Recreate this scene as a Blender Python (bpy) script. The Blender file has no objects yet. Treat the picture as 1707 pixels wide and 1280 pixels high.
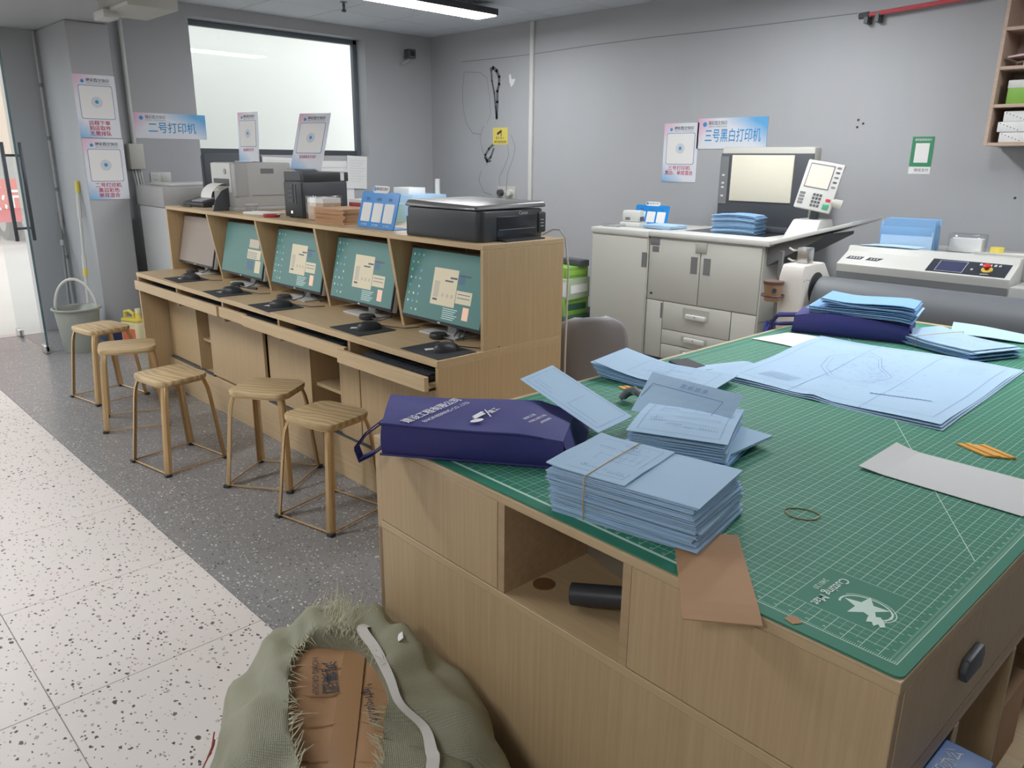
import bpy, bmesh, math, random
from mathutils import Matrix, Vector
R = math.radians
PI = math.pi
rnd = random.Random(7)
SC = bpy.context.scene
COL = SC.collection

# ------------------------------------------------------------------ camera
F_PX, YAW, PITCH, ROLL = 1282.59, 0.79646222, 0.28381342, 0.00966309
CAM = Vector((0.24666, -0.93812, 1.43452))
TH = R(-1.672)                       # the work table is turned a little in the room
def cam_axes():
    cy, sy, cp, sp = math.cos(YAW), math.sin(YAW), math.cos(PITCH), math.sin(PITCH)
    f = Vector((-sy*cp, cy*cp, -sp)); r = Vector((cy, sy, 0)); u = r.cross(f)
    c, s = math.cos(ROLL), math.sin(ROLL)
    return c*r + s*u, -s*r + c*u, f
CR, CU, CF = cam_axes()
cd = bpy.data.cameras.new('camera'); cd.sensor_width = 36; cd.lens = F_PX*36/1707
cd.clip_start = 0.02; cd.clip_end = 200
co = bpy.data.objects.new('camera', cd); COL.objects.link(co)
m3 = Matrix((CR, CU, -CF)).transposed()
co.matrix_world = Matrix.Translation(CAM) @ m3.to_4x4()
SC.camera = co
def hit(x, y, ax, val):
    """point of the picture's ray through pixel x, y on the plane axis = val"""
    d = CF + CR*((x-853.5)/F_PX) - CU*((y-640)/F_PX)
    return CAM + d*((val-CAM[ax])/d[ax])

# ------------------------------------------------------------------ world, exposure
wd = bpy.data.worlds.new('sky'); SC.world = wd; wd.use_nodes = True
wb = wd.node_tree.nodes['Background']
wb.inputs[0].default_value = (0.96, 0.98, 1.0, 1); wb.inputs[1].default_value = 2.6
SC.view_settings.view_transform = 'Standard'; SC.view_settings.look = 'None'
SC.view_settings.exposure = -0.12; SC.view_settings.gamma = 1.0
SC.view_settings.use_curve_mapping = False
LAMP = 50.0                           # radiance of the ceiling lamps' diffusers

# ------------------------------------------------------------------ materials
def lin(c):
    return tuple(((v/255)/12.92 if v/255 <= .04045 else ((v/255+.055)/1.055)**2.4) for v in c[:3]) + (1,)
MATS = {}
def mat(name, rgb, rough=.5, metal=0.0, spec=.5, emit=0.0, var=0.0, vscale=8, bump=0.0, bscale=60, stretch=None, coat=0.0):
    if name in MATS: return MATS[name]
    m = bpy.data.materials.new(name); m.use_nodes = True; nt = m.node_tree; b = nt.nodes['Principled BSDF']
    c = lin(rgb)
    b.inputs['Base Color'].default_value = c; b.inputs['Roughness'].default_value = rough
    b.inputs['Metallic'].default_value = metal; b.inputs['Specular IOR Level'].default_value = spec
    b.inputs['Coat Weight'].default_value = coat
    if emit:
        b.inputs['Emission Color'].default_value = c; b.inputs['Emission Strength'].default_value = emit
    if var or bump:
        tc = nt.nodes.new('ShaderNodeTexCoord'); mp = nt.nodes.new('ShaderNodeMapping')
        nt.links.new(tc.outputs['Object'], mp.inputs[0])
        if stretch: mp.inputs['Scale'].default_value = stretch
        nz = nt.nodes.new('ShaderNodeTexNoise'); nz.inputs['Scale'].default_value = vscale; nz.inputs['Detail'].default_value = 5
        nt.links.new(mp.outputs[0], nz.inputs['Vector'])
        if var:
            mx = nt.nodes.new('ShaderNodeMix'); mx.data_type = 'RGBA'
            mx.inputs[6].default_value = tuple(max(0, v*(1-var)) for v in c[:3])+(1,)
            mx.inputs[7].default_value = tuple(min(1, v*(1+var)) for v in c[:3])+(1,)
            nt.links.new(nz.outputs[0], mx.inputs[0]); nt.links.new(mx.outputs[2], b.inputs['Base Color'])
        if bump:
            n2 = nt.nodes.new('ShaderNodeTexNoise'); n2.inputs['Scale'].default_value = bscale
            nt.links.new(mp.outputs[0], n2.inputs['Vector'])
            bp = nt.nodes.new('ShaderNodeBump'); bp.inputs['Strength'].default_value = bump; bp.inputs['Distance'].default_value = .01
            nt.links.new(n2.outputs[0], bp.inputs['Height']); nt.links.new(bp.outputs[0], b.inputs['Normal'])
    MATS[name] = m
    return m
def node_mat(name):
    m = bpy.data.materials.new(name); m.use_nodes = True; MATS[name] = m
    return m, m.node_tree, m.node_tree.nodes['Principled BSDF']
def N(nt, t, **kw):
    n = nt.nodes.new(t)
    for k, v in kw.items():
        if k.startswith('i_'):
            k = k[2:]; n.inputs[int(k) if k.isdigit() else k.replace('_', ' ')].default_value = v
        else: setattr(n, k, v)
    return n
def math_n(nt, op, a, b=None, c=None):
    n = nt.nodes.new('ShaderNodeMath'); n.operation = op
    for i, v in enumerate((a, b, c)):
        if v is None: continue
        if isinstance(v, (int, float)): n.inputs[i].default_value = v
        else: nt.links.new(v, n.inputs[i])
    return n.outputs[0]
def mixc(nt, fac, a, b):
    n = nt.nodes.new('ShaderNodeMix'); n.data_type = 'RGBA'
    for i, v in ((0, fac), (6, a), (7, b)):
        if isinstance(v, (int, float)): n.inputs[i].default_value = v
        elif isinstance(v, tuple): n.inputs[i].default_value = v
        else: nt.links.new(v, n.inputs[i])
    return n.outputs[2]

def wood(name, a, b, stretch, rough=.42):
    m, nt, bs = node_mat(name)
    tc = N(nt, 'ShaderNodeTexCoord'); mp = N(nt, 'ShaderNodeMapping'); mp.inputs['Scale'].default_value = stretch
    nt.links.new(tc.outputs['Object'], mp.inputs[0])
    n1 = N(nt, 'ShaderNodeTexNoise', i_Scale=1.0, i_Detail=8.0, i_Roughness=.6, i_Distortion=.3); nt.links.new(mp.outputs[0], n1.inputs['Vector'])
    n2 = N(nt, 'ShaderNodeTexNoise', i_Scale=2.2, i_Detail=2.0); nt.links.new(tc.outputs['Object'], n2.inputs['Vector'])
    rp = N(nt, 'ShaderNodeMapRange'); rp.inputs[1].default_value = .3; rp.inputs[2].default_value = .7
    nt.links.new(n1.outputs[0], rp.inputs[0])
    f = math_n(nt, 'ADD', math_n(nt, 'MULTIPLY', rp.outputs[0], .75), math_n(nt, 'MULTIPLY', n2.outputs[0], .25))
    nt.links.new(mixc(nt, f, lin(a), lin(b)), bs.inputs['Base Color'])
    bs.inputs['Roughness'].default_value = rough
    bp = N(nt, 'ShaderNodeBump', i_Strength=.06, i_Distance=.002); nt.links.new(n1.outputs[0], bp.inputs['Height'])
    nt.links.new(bp.outputs[0], bs.inputs['Normal'])
    return m
WOODV = wood('wood_laminate_upright', (182, 154, 114), (200, 174, 135), (120, 120, 3))
WOODX = wood('wood_laminate_lengthwise', (186, 159, 120), (204, 179, 141), (3, 110, 110))
WOODE = wood('wood_edge_band', (174, 145, 110), (192, 164, 128), (3, 60, 60))
SHELFW = wood('pale_shelf_wood', (176, 152, 134), (196, 173, 155), (4, 90, 90))

def terrazzo(name, base, chips, s1, s2, thr1, thr2, rough):
    m, nt, bs = node_mat(name)
    g = N(nt, 'ShaderNodeNewGeometry')
    mp = N(nt, 'ShaderNodeMapping'); mp.inputs['Scale'].default_value = (1, 1.35, 1); nt.links.new(g.outputs['Position'], mp.inputs[0])
    dn = N(nt, 'ShaderNodeTexNoise', i_Scale=120.0, i_Detail=2.0); nt.links.new(g.outputs['Position'], dn.inputs['Vector'])
    wv = N(nt, 'ShaderNodeVectorMath', operation='SCALE'); wv.inputs['Scale'].default_value = .012; nt.links.new(dn.outputs['Color'], wv.inputs[0])
    wa = N(nt, 'ShaderNodeVectorMath', operation='ADD'); nt.links.new(mp.outputs[0], wa.inputs[0]); nt.links.new(wv.outputs[0], wa.inputs[1])
    col = lin(base)
    for (s, th, rad) in ((s1, thr1, .34), (s2, thr2, .36)):
        v = N(nt, 'ShaderNodeTexVoronoi', i_Scale=s); nt.links.new(wa.outputs[0], v.inputs['Vector'])
        sp = N(nt, 'ShaderNodeSeparateColor'); nt.links.new(v.outputs['Color'], sp.inputs[0])
        on = math_n(nt, 'GREATER_THAN', sp.outputs[0], th)
        near = math_n(nt, 'LESS_THAN', v.outputs['Distance'], math_n(nt, 'MULTIPLY_ADD', sp.outputs[2], rad*.7, rad*.5))
        mk = math_n(nt, 'MULTIPLY', on, near)
        rp = N(nt, 'ShaderNodeValToRGB'); rp.color_ramp.interpolation = 'CONSTANT'
        els = rp.color_ramp.elements
        while len(els) < len(chips): els.new(.5)
        for i, c in enumerate(chips): els[i].position = i/len(chips); els[i].color = lin(c)
        nt.links.new(sp.outputs[1], rp.inputs[0])
        col = mixc(nt, mk, col, rp.outputs[0])
    nt.links.new(col, bs.inputs['Base Color']); bs.inputs['Roughness'].default_value = rough
    bs.inputs['Specular IOR Level'].default_value = .35
    return m
TZW = terrazzo('white_terrazzo', (210, 202, 196), [(74, 68, 66), (104, 98, 94), (166, 150, 142), (88, 80, 78), (180, 172, 166)], 38, 70, .66, .74, .38)
TZD = terrazzo('grey_terrazzo', (130, 128, 127), [(186, 183, 180), (78, 75, 74), (150, 146, 142), (92, 86, 84), (215, 212, 208), (128, 118, 112)], 48, 90, .5, .45, .28)

WALL = mat('grey_wall_paint', (172, 173, 175), rough=.62, var=.05, vscale=1.6, bump=.03, bscale=90)
CEIL = mat('ceiling_board', (212, 215, 220), rough=.85, bump=.25, bscale=240)
CGRID = mat('ceiling_grid_metal', (150, 152, 156), rough=.5)
WHITEP = mat('white_plastic', (206, 206, 201), rough=.42)
IVORY = mat('ivory_plastic', (190, 189, 180), rough=.45, var=.03, vscale=4)
IVORY_SHADED = mat('shaded_ivory_plastic', (174, 173, 165), rough=.45)  # darker copy of the ivory, with shade put into its colour
GREYP = mat('grey_plastic', (168, 167, 165), rough=.45)
MIDGREY = mat('mid_grey_plastic', (118, 119, 121), rough=.5)
DARKP = mat('dark_grey_plastic', (74, 77, 82), rough=.45)
BLACKP = mat('black_plastic', (54, 56, 59), rough=.42)
BLACKG = mat('black_gloss', (46, 48, 52), rough=.2)
RUBBER = mat('black_rubber', (50, 51, 54), rough=.75)
STEEL = mat('brushed_steel', (190, 190, 188), rough=.3, metal=.9)
PAPERW = mat('white_paper', (232, 231, 228), rough=.8)
NAVYB = mat('navy_skirting', (62, 72, 112), rough=.5)
KRAFT = mat('kraft_paper', (184, 143, 106), rough=.75, var=.06, vscale=14)
CARD = mat('carton_board', (176, 136, 98), rough=.7, var=.07, vscale=10, bump=.05, bscale=30)
YELLOW = mat('yellow_plastic', (226, 206, 96), rough=.45)
RED = mat('red_plastic', (190, 50, 48), rough=.4)
INK = mat('dark_ink', (60, 62, 70), rough=.7)
INKR = mat('red_ink', (190, 48, 84), rough=.7)
INKB = mat('blue_ink', (62, 150, 204), rough=.7)
INKW = mat('white_ink', (236, 236, 238), rough=.6)
GREENB = mat('green_carton', (128, 176, 72), rough=.55, var=.08, vscale=6)
GREEND = mat('dark_green_wrap', (54, 92, 74), rough=.5)
SIGNBLUE = mat('blue_acrylic', (30, 132, 206), rough=.25)
CLEAR_C = (215, 222, 224)

def bluepaper(name, rgb, scale=1.0):
    m, nt, bs = node_mat(name)
    oi = N(nt, 'ShaderNodeObjectInfo'); tc = N(nt, 'ShaderNodeTexCoord')
    n1 = N(nt, 'ShaderNodeTexNoise', i_Scale=9.0, i_Detail=3.0); nt.links.new(tc.outputs['Object'], n1.inputs['Vector'])
    c = lin(rgb); d = tuple(v*.86 for v in c[:3])+(1,)
    f = math_n(nt, 'MULTIPLY_ADD', oi.outputs['Random'], .6, math_n(nt, 'MULTIPLY', n1.outputs[0], .4))
    nt.links.new(mixc(nt, f, c, d), bs.inputs['Base Color']); bs.inputs['Roughness'].default_value = .75
    bs.inputs['Specular IOR Level'].default_value = .25
    return m
BLUE = bluepaper('blueprint_paper', (184, 213, 238))
BLUED = bluepaper('blueprint_paper_deep', (142, 184, 224))
BLUELINE = mat('blueprint_ink', (112, 142, 186), rough=.8)
NAVY = mat('navy_nonwoven', (62, 62, 128), rough=.7, var=.10, vscale=20, bump=.2, bscale=420)

def glass(name, tint=(.93, .96, .97), gloss=.09, rough=.02):
    m = bpy.data.materials.new(name); m.use_nodes = True; nt = m.node_tree; nt.nodes.clear()
    o = N(nt, 'ShaderNodeOutputMaterial'); t = N(nt, 'ShaderNodeBsdfTransparent'); t.inputs[0].default_value = tint+(1,)
    g = N(nt, 'ShaderNodeBsdfGlossy'); g.inputs['Roughness'].default_value = rough
    fr = N(nt, 'ShaderNodeFresnel'); fr.inputs[0].default_value = 1.45
    gm_ = N(nt, 'ShaderNodeNewGeometry'); front = math_n(nt, 'SUBTRACT', 1, gm_.outputs['Backfacing'])
    mx = N(nt, 'ShaderNodeMixShader'); nt.links.new(math_n(nt, 'MULTIPLY', front, math_n(nt, 'MULTIPLY', fr.outputs[0], gloss/.04)), mx.inputs[0])
    nt.links.new(t.outputs[0], mx.inputs[1]); nt.links.new(g.outputs[0], mx.inputs[2]); nt.links.new(mx.outputs[0], o.inputs[0])
    MATS[name] = m; return m
GLASS = glass('clear_glass', gloss=.05)
CLEARP = glass('clear_plastic', tint=(.955, .965, .97), gloss=.1, rough=.08)

# ------------------------------------------------------------------ mesh helpers
XF = {}
def xf(o): return XF.get(o.name, Matrix.Identity(4))
class MB:
    def __init__(s): s.v = []; s.f = []; s.m = []
    def add(s, vs, fs, m=0, M=None):
        n = len(s.v)
        s.v += [tuple(M @ Vector(p)) if M else tuple(p) for p in vs]
        for f in fs: s.f.append([i+n for i in f]); s.m.append(m)
        return s
    def box(s, x0, x1, y0, y1, z0, z1, m=0, M=None):
        return s.add([(x, y, z) for z in (z0, z1) for y in (y0, y1) for x in (x0, x1)],
                     [(0, 2, 3, 1), (4, 5, 7, 6), (0, 1, 5, 4), (2, 6, 7, 3), (0, 4, 6, 2), (1, 3, 7, 5)], m, M)
    def hexa(s, pts, m=0, M=None):      # eight corners in box order (x fastest, then y, then z)
        return s.add(pts, [(0, 2, 3, 1), (4, 5, 7, 6), (0, 1, 5, 4), (2, 6, 7, 3), (0, 4, 6, 2), (1, 3, 7, 5)], m, M)
    def prism(s, poly, a0, a1, axis='z', m=0, M=None):
        def P(p, a): return {'z': (p[0], p[1], a), 'y': (p[0], a, p[1]), 'x': (a, p[0], p[1])}[axis]
        n = len(poly); vs = [P(p, a0) for p in poly] + [P(p, a1) for p in poly]
        fs = [list(range(n))[::-1], list(range(n, 2*n))] + [(i, (i+1) % n, n+(i+1) % n, n+i) for i in range(n)]
        if axis == 'y': fs = [list(f)[::-1] for f in fs]
        return s.add(vs, fs, m, M)
    def cyl(s, p0, p1, r0, r1=None, n=16, m=0, M=None):
        p0, p1 = Vector(p0), Vector(p1); r1 = r0 if r1 is None else r1
        d = (p1-p0).normalized(); a = Vector((0, 0, 1)) if abs(d.z) < .9 else Vector((1, 0, 0))
        u = d.cross(a).normalized(); w = d.cross(u)
        vs = [tuple(p+(u*math.cos(2*PI*i/n)+w*math.sin(2*PI*i/n))*r) for p, r in ((p0, r0), (p1, r1)) for i in range(n)]
        return s.add(vs, [list(range(n)), list(range(n, 2*n))[::-1]]+[(i, n+i, n+(i+1) % n, (i+1) % n) for i in range(n)], m, M)
    def tube(s, pts, r, n=8, m=0, M=None, closed=False):
        P = [Vector(p) for p in pts]; k = len(P); vs = []; fs = []; u = None
        for i, p in enumerate(P):
            a = P[(i-1) % k] if closed or i else P[0]; b = P[(i+1) % k] if closed or i < k-1 else P[-1]
            t = (b-a).normalized()
            if u is None: u = t.cross(Vector((0, 0, 1)) if abs(t.z) < .9 else Vector((1, 0, 0))).normalized()
            u = (u-t*u.dot(t)).normalized(); w = t.cross(u)
            rr = r[i] if isinstance(r, (list, tuple)) else r
            vs += [tuple(p+(u*math.cos(2*PI*j/n)+w*math.sin(2*PI*j/n))*rr) for j in range(n)]
        for i in range(k if closed else k-1):
            a, b = i*n, ((i+1) % k)*n
            fs += [(a+j, a+(j+1) % n, b+(j+1) % n, b+j) for j in range(n)]
        if not closed: fs += [list(range(n))[::-1], list(range((k-1)*n, k*n))]
        return s.add(vs, fs, m, M)
    def lathe(s, prof, n=24, c=(0, 0), m=0, M=None, sx=1, sy=1):
        vs = [(c[0]+r*math.cos(2*PI*i/n)*sx, c[1]+r*math.sin(2*PI*i/n)*sy, z) for r, z in prof for i in range(n)]
        k = len(prof); fs = []
        for j in range(k-1): fs += [(j*n+i, j*n+(i+1) % n, (j+1)*n+(i+1) % n, (j+1)*n+i) for i in range(n)]
        fs += [list(range(n))[::-1], list(range((k-1)*n, k*n))]
        return s.add(vs, fs, m, M)
    def grid(s, fn, nu, nv, m=0, M=None):
        vs = [fn(i/nu, j/nv) for j in range(nv+1) for i in range(nu+1)]
        return s.add(vs, [(j*(nu+1)+i, j*(nu+1)+i+1, (j+1)*(nu+1)+i+1, (j+1)*(nu+1)+i) for j in range(nv) for i in range(nu)], m, M)
    def slab(s, fn, nu, nv, t, m=0, M=None):   # a bent sheet of thickness t (downwards)
        a = [Vector(fn(i/nu, j/nv)) for j in range(nv+1) for i in range(nu+1)]; w = nu+1
        vs = [tuple(p) for p in a]+[(p.x, p.y, p.z-t) for p in a]; n = len(a); fs = []
        for j in range(nv):
            for i in range(nu):
                q = (j*w+i, j*w+i+1, (j+1)*w+i+1, (j+1)*w+i); fs.append(q); fs.append(tuple(x+n for x in q[::-1]))
        rim = [i for i in range(w)]+[j*w+nu for j in range(1, nv+1)]+[nv*w+i for i in range(nu-1, -1, -1)]+[j*w for j in range(nv-1, 0, -1)]
        for k in range(len(rim)):
            b, c = rim[k], rim[(k+1) % len(rim)]; fs.append((c, b, b+n, c+n))
        return s.add(vs, fs, m, M)
    def mesh(s, name, mats, inv=None, smooth=False, bevel=0, seg=2, angle=35):
        me = bpy.data.meshes.new(name)
        vs = [tuple(inv @ Vector(p)) for p in s.v] if inv else s.v
        me.from_pydata(vs, [], s.f)
        for m in (mats if isinstance(mats, (list, tuple)) else [mats]): me.materials.append(m)
        me.polygons.foreach_set('material_index', s.m)
        if bevel:
            bm = bmesh.new(); bm.from_mesh(me)
            ed = [e for e in bm.edges if len(e.link_faces) == 2 and e.calc_face_angle(0) > R(30)]
            bmesh.ops.bevel(bm, geom=ed, offset=bevel, segments=seg, affect='EDGES', clamp_overlap=True, profile=.5)
            bm.to_mesh(me); bm.free()
        if smooth or bevel:
            me.polygons.foreach_set('use_smooth', [True]*len(me.polygons))
            me.set_sharp_from_angle(angle=R(angle))
        me.update(); return me
    def build(s, name, mats, parent=None, frame=None, smooth=False, bevel=0, seg=2, angle=35, local=False):
        """parent given: verts are world (or frame) coordinates unless local=True"""
        inv = None
        if not local:
            inv = (xf(parent).inverted() if parent else Matrix.Identity(4)) @ (frame or Matrix.Identity(4))
        o = bpy.data.objects.new(name, s.mesh(name, mats, inv, smooth, bevel, seg, angle)); COL.objects.link(o)
        if parent: o.parent = parent; XF[o.name] = xf(parent)
        return o
def tag(o, label=None, cat=None, group=None, kind=None):
    if label: o['label'] = label
    if cat: o['category'] = cat
    if group: o['group'] = group
    if kind: o['kind'] = kind
    return o
def thing(name, label, cat, M=None, loc=None, rz=0, group=None):
    o = bpy.data.objects.new(name, None); COL.objects.link(o); o.empty_display_size = .05
    M = M if M is not None else Matrix.Translation(loc or (0, 0, 0)) @ Matrix.Rotation(rz, 4, 'Z')
    o.matrix_world = M; XF[o.name] = M
    return tag(o, label, cat, group)
def solo(name, mb, mats, label, cat, loc=(0, 0, 0), rz=0, group=None, M=None, **kw):
    """a thing that is one mesh, modelled in its own coordinates"""
    o = mb.build(name, mats, local=True, **kw)
    M = M if M is not None else Matrix.Translation(loc) @ Matrix.Rotation(rz, 4, 'Z')
    o.matrix_world = M; XF[o.name] = M
    return tag(o, label, cat, group)
def struct(name, mb, mats, **kw):
    return tag(mb.build(name, mats, **kw), kind='structure')
def dup(root, M, label=None, group=None):
    r = root.copy(); COL.objects.link(r); r.matrix_world = M; XF[r.name] = M
    if label: r['label'] = label
    if group: r['group'] = group
    for ch in list(root.children):
        c = ch.copy(); COL.objects.link(c); c.parent = r
        for g in list(ch.children):
            d = g.copy(); COL.objects.link(d); d.parent = c
    return r
TF = Matrix.Rotation(TH, 4, 'Z')                        # table frame -> world
def tl(x, y, z=.8, rz=0): return TF @ Matrix.Translation((x, y, z)) @ Matrix.Rotation(rz, 4, 'Z')
def trz(loc, rz=0): return Matrix.Translation(loc) @ Matrix.Rotation(rz, 4, 'Z')
def panel_M(origin, facing):
    """local x to the right, y up, z out of the face"""
    ax = {'+x': ((0, 1, 0), (0, 0, 1), (1, 0, 0)), '-y': ((1, 0, 0), (0, 0, 1), (0, -1, 0)), '+z': ((1, 0, 0), (0, 1, 0), (0, 0, 1))}[facing]
    return Matrix.Translation(origin) @ Matrix([Vector(a) for a in ax]).transposed().to_4x4()
def text(body, size, m, parent, M, name='lettering', bold=0.0, align='CENTER', fit=None, spacing=1.0):
    cu = bpy.data.curves.new('t', 'FONT'); cu.body = body; cu.size = size; cu.align_x = align; cu.align_y = 'CENTER'
    cu.resolution_u = 2; cu.offset = min(bold, size*.010); cu.space_character = spacing
    o = bpy.data.objects.new('t', cu); COL.objects.link(o)
    me = bpy.data.meshes.new_from_object(o); bpy.data.objects.remove(o); bpy.data.curves.remove(cu)
    if fit and me.vertices:
        xs = [v.co.x for v in me.vertices]; w = max(xs)-min(xs)
        if w > 0:
            k = fit/w
            for v in me.vertices: v.co.x *= k
    me.transform(M); me.name = name; me.materials.clear(); me.materials.append(m)
    o = bpy.data.objects.new(name, me); COL.objects.link(o)
    if parent: o.parent = parent; XF[o.name] = xf(parent)
    return o
def T3(x, y, z=0.0): return Matrix.Translation((x, y, z))

# ================================================================== THE SETTING
XW, YB, ZC = -6.64, 4.55, 2.66          # window wall, back wall, ceiling
XE = -7.08                              # entrance wall
# floor: a bed of grout with the tiles laid on it
fl = struct('floor', MB().box(XE, 3.2, -3.5, YB, -.06, -.003), mat('grout', (120, 116, 112), rough=.8))
tw = MB().box(-.299, .299, -.299, .299, -.012, 0).mesh('white_floor_tile', TZW, bevel=.001, seg=1)
td = MB().box(-.2995, .2995, -.2995, .2995, -.012, 0).mesh('grey_floor_tile', TZD, bevel=.0006, seg=1)
for i in range(-9, 8):
    for j in range(-4, 8):
        if j < -2 and i > 1: continue
        x, y = -1.864+.6*i+.3, .008+.6*j+.3
        if j >= 0:
            x += .17
            if y > YB-.28: continue
        if x-.3 < XE-.2: continue
        o = bpy.data.objects.new('floor_tile', tw if j < 0 else td); COL.objects.link(o)
        o.location = (x, y, 0); o.parent = fl
# window wall with its opening
WY0, WY1, WZ0, WZ1 = 1.99, 3.73, 1.455, 2.555
b = MB()
b.box(XW-.2, XW, 1.24, WY0, 0, ZC); b.box(XW-.2, XW, WY1, YB+.15, 0, ZC)
b.box(XW-.2, XW, WY0, WY1, 0, WZ0); b.box(XW-.2, XW, WY0, WY1, WZ1, ZC)
struct('wall_left', b, WALL)
wback = struct('wall_back', MB().box(XW-.2, 3.2, YB, YB+.15, 0, ZC), WALL)
struct('wall_right', MB().box(3.2, 3.35, -3.5, YB, 0, ZC), WALL)
struct('wall_front', MB().box(XE, 3.35, -3.65, -3.5, 0, ZC), WALL)
struct('wall_pillar', MB().box(XE-.15, -6.30, .95, 1.24, 0, 2.37), WALL, bevel=.012)
b = MB(); b.box(XE-.15, XE, .69, .95, 0, ZC); b.box(XE-.15, XE, -3.5, -3.3, 0, ZC); b.box(XE-.15, XE, -3.3, .69, 2.3, ZC)
struct('wall_entrance', b, WALL)
struct('wall_beam', MB().box(XE-.15, 3.2, -3.5, 1.24, 2.37, ZC), WALL)
b = MB(); b.box(-7.08, -6.288, .94, .95, 0, .12); b.box(-6.30, -6.288, .94, 1.24, 0, .12)
struct('baseboard_pillar', b, NAVYB)
struct('baseboard_left', MB().box(XW, XW+.012, 1.24, YB, 0, .12), NAVYB)
struct('baseboard_back', MB().box(XW, 3.2, YB-.012, YB, 0, .12), NAVYB)
# ceiling: grid with boards laid in
ce = struct('ceiling', MB().box(XW-.2, 3.35, 1.24, YB+.15, ZC+.012, ZC+.08), CGRID)
cb = MB().box(-.301, .301, -.301, .301, -.008, .012).mesh('ceiling_board', CEIL, bevel=.002, seg=1)
for i in range(16):
    for j in range(6):
        x, y = -6.33+.61*i, 1.505+.61*j
        o = bpy.data.objects.new('ceiling_tile', cb); COL.objects.link(o); o.location = (x, y, ZC); o.parent = ce
        if j == 5: o.location.y = 4.40; o.scale.y = .49
# window: frame, glass
wn = struct('window_1', MB().box(XW-.2, XW-.16, WY0, WY1, WZ0, WZ0+.05), DARKP)
fm = mat('window_frame_grey', (96, 104, 112), rough=.45)
for (a, c, d, e) in ((WY0, WY0+.045, WZ0, WZ1), (WY1-.045, WY1, WZ0, WZ1), (WY0, WY1, WZ1-.045, WZ1)):
    MB().box(XW-.2, XW-.15, a, c, d, e).build('window_frame', fm, wn, bevel=.003)
MB().box(XW-.178, XW-.172, WY0+.02, WY1-.02, WZ0+.02, WZ1-.02).build('pane', GLASS, wn)
# light well behind the window, with pipes
LW = mat('white_render_wall', (238, 236, 228), rough=.85, var=.02, vscale=3)
ow = struct('wall_light_well', MB().box(-8.3, -8.15, 1.55, 6.4, -.1, 3.6), LW)
pz = MB().tube([(-8.02, 1.6, 2.86), (-8.02, 6.2, 2.86)], .055, 12); pz.tube([(-8.02, 3.0, 2.86), (-8.02, 3.16, 2.86)], .07, 12); pz.tube([(-8.02, 3.6, 2.86), (-8.02, 3.76, 2.86)], .07, 12)
tag(pz.build('drain_pipe', mat('pipe_white', (226, 222, 212), rough=.5), smooth=True), 'white drain pipe running across the light well outside the window', 'pipe')

# entrance: glass leaf standing open, street beyond
dr = struct('door_1', MB().box(XE-.04, XE+.02, -3.3, .69, 2.24, 2.3), fm)
lf = MB().box(XE+.01, -6.19, .485, .497, .02, 2.2).build('glass_leaf', GLASS, dr)
MB().box(-6.20, -6.19, .484, .498, .02, 2.2).build('glass_edge', mat('glass_edge_green', (92, 112, 116), rough=.2), lf)
for (a, c) in ((XE+.01, XE+.13), (-6.31, -6.19)):
    MB().box(a, c, .474, .508, .004, .06).build('patch_fitting', STEEL, lf, bevel=.004)
HB = mat('handle_grey_metal', (86, 90, 98), rough=.35, metal=.5)
for s in (-1, 1):
    yb = .491+s*.055
    h = MB().box(-6.33, -6.305, yb-.0125, yb+.0125, .83, 1.52).build('pull_handle', HB, lf, bevel=.003)
    for z in (.92, 1.43): MB().cyl((-6.317, .491, z), (-6.317, yb, z), .009, n=10).build('standoff', HB, h, smooth=True)
for (a, c) in ((-.43, -.41), (-1.85, -1.82), (-3.3, -3.27)):
    MB().box(XE-.02, XE+.02, a, c, 0, 2.24).build('door_post', fm, dr)
for (a, c) in ((-1.82, -.43), (-3.27, -1.85)): MB().box(XE-.006, XE+.006, a, c, .03, 2.24).build('fixed_pane', GLASS, dr)  # glass front widened out of view to let in more daylight
struct('ground_outside', MB().box(-60, XE-.0, -40, 40, -.12, -.012), mat('pale_paving', (178, 174, 168), rough=.8, var=.08, vscale=.8))
struct('trim_1', MB().box(XE-.06, XE+.06, -3.3, .69, -.011, .002), STEEL)
# street: parked car, banner, houses (seen through the door)
def car(loc, rz):
    t = thing('parked_car', 'dark car parked behind the red banner on the street', 'car', loc=loc, rz=rz)
    body = mat('car_paint', (70, 74, 80), rough=.25, coat=.5)
    MB().prism([(-2.1, .35), (-2.15, .75), (-1.4, .92), (-.9, 1.38), (.7, 1.42), (1.35, .98), (2.1, .85), (2.15, .4)], -.85, .85, 'y').build('body', body, t, local=True, bevel=.06)
    MB().prism([(-1.2, .95), (-.82, 1.32), (.62, 1.36), (1.15, .98)], -.86, .86, 'y').build('side_window', BLACKG, t, local=True)
    for x in (-1.35, 1.35):
        for s in (-1, 1):
            w = MB().cyl((x, s*.68, .33), (x, s*.88, .33), .33, n=20).build('wheel', RUBBER, t, local=True, smooth=True)
            MB().cyl((x, s*.7, .33), (x, s*.885, .33), .19, n=14).build('hub_cap', STEEL, w, local=True, smooth=True)
    MB().box(2.1, 2.17, -.3, .3, .5, .62).build('number_plate', INKW, t, local=True)
    return t
car((-17.2, 3.0, 0), R(5))
bt = thing('street_banner', 'long red banner with white lettering stretched along the street', 'banner', M=panel_M((-14.6, 2.6, .72), '+x'))
MB().box(-1.8, 1.8, -.34, .34, -.01, .01).build('cloth', mat('banner_red', (214, 74, 84), rough=.7), bt, local=True)
text('文明城市 平安出行', .42, INKW, bt, T3(0, 0, .014), bold=.006)
for x in (-1.8, 1.8): MB().cyl((x, -.73, 0), (x, .5, 0), .03, n=8).build('post', MIDGREY, bt, local=True)
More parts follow.
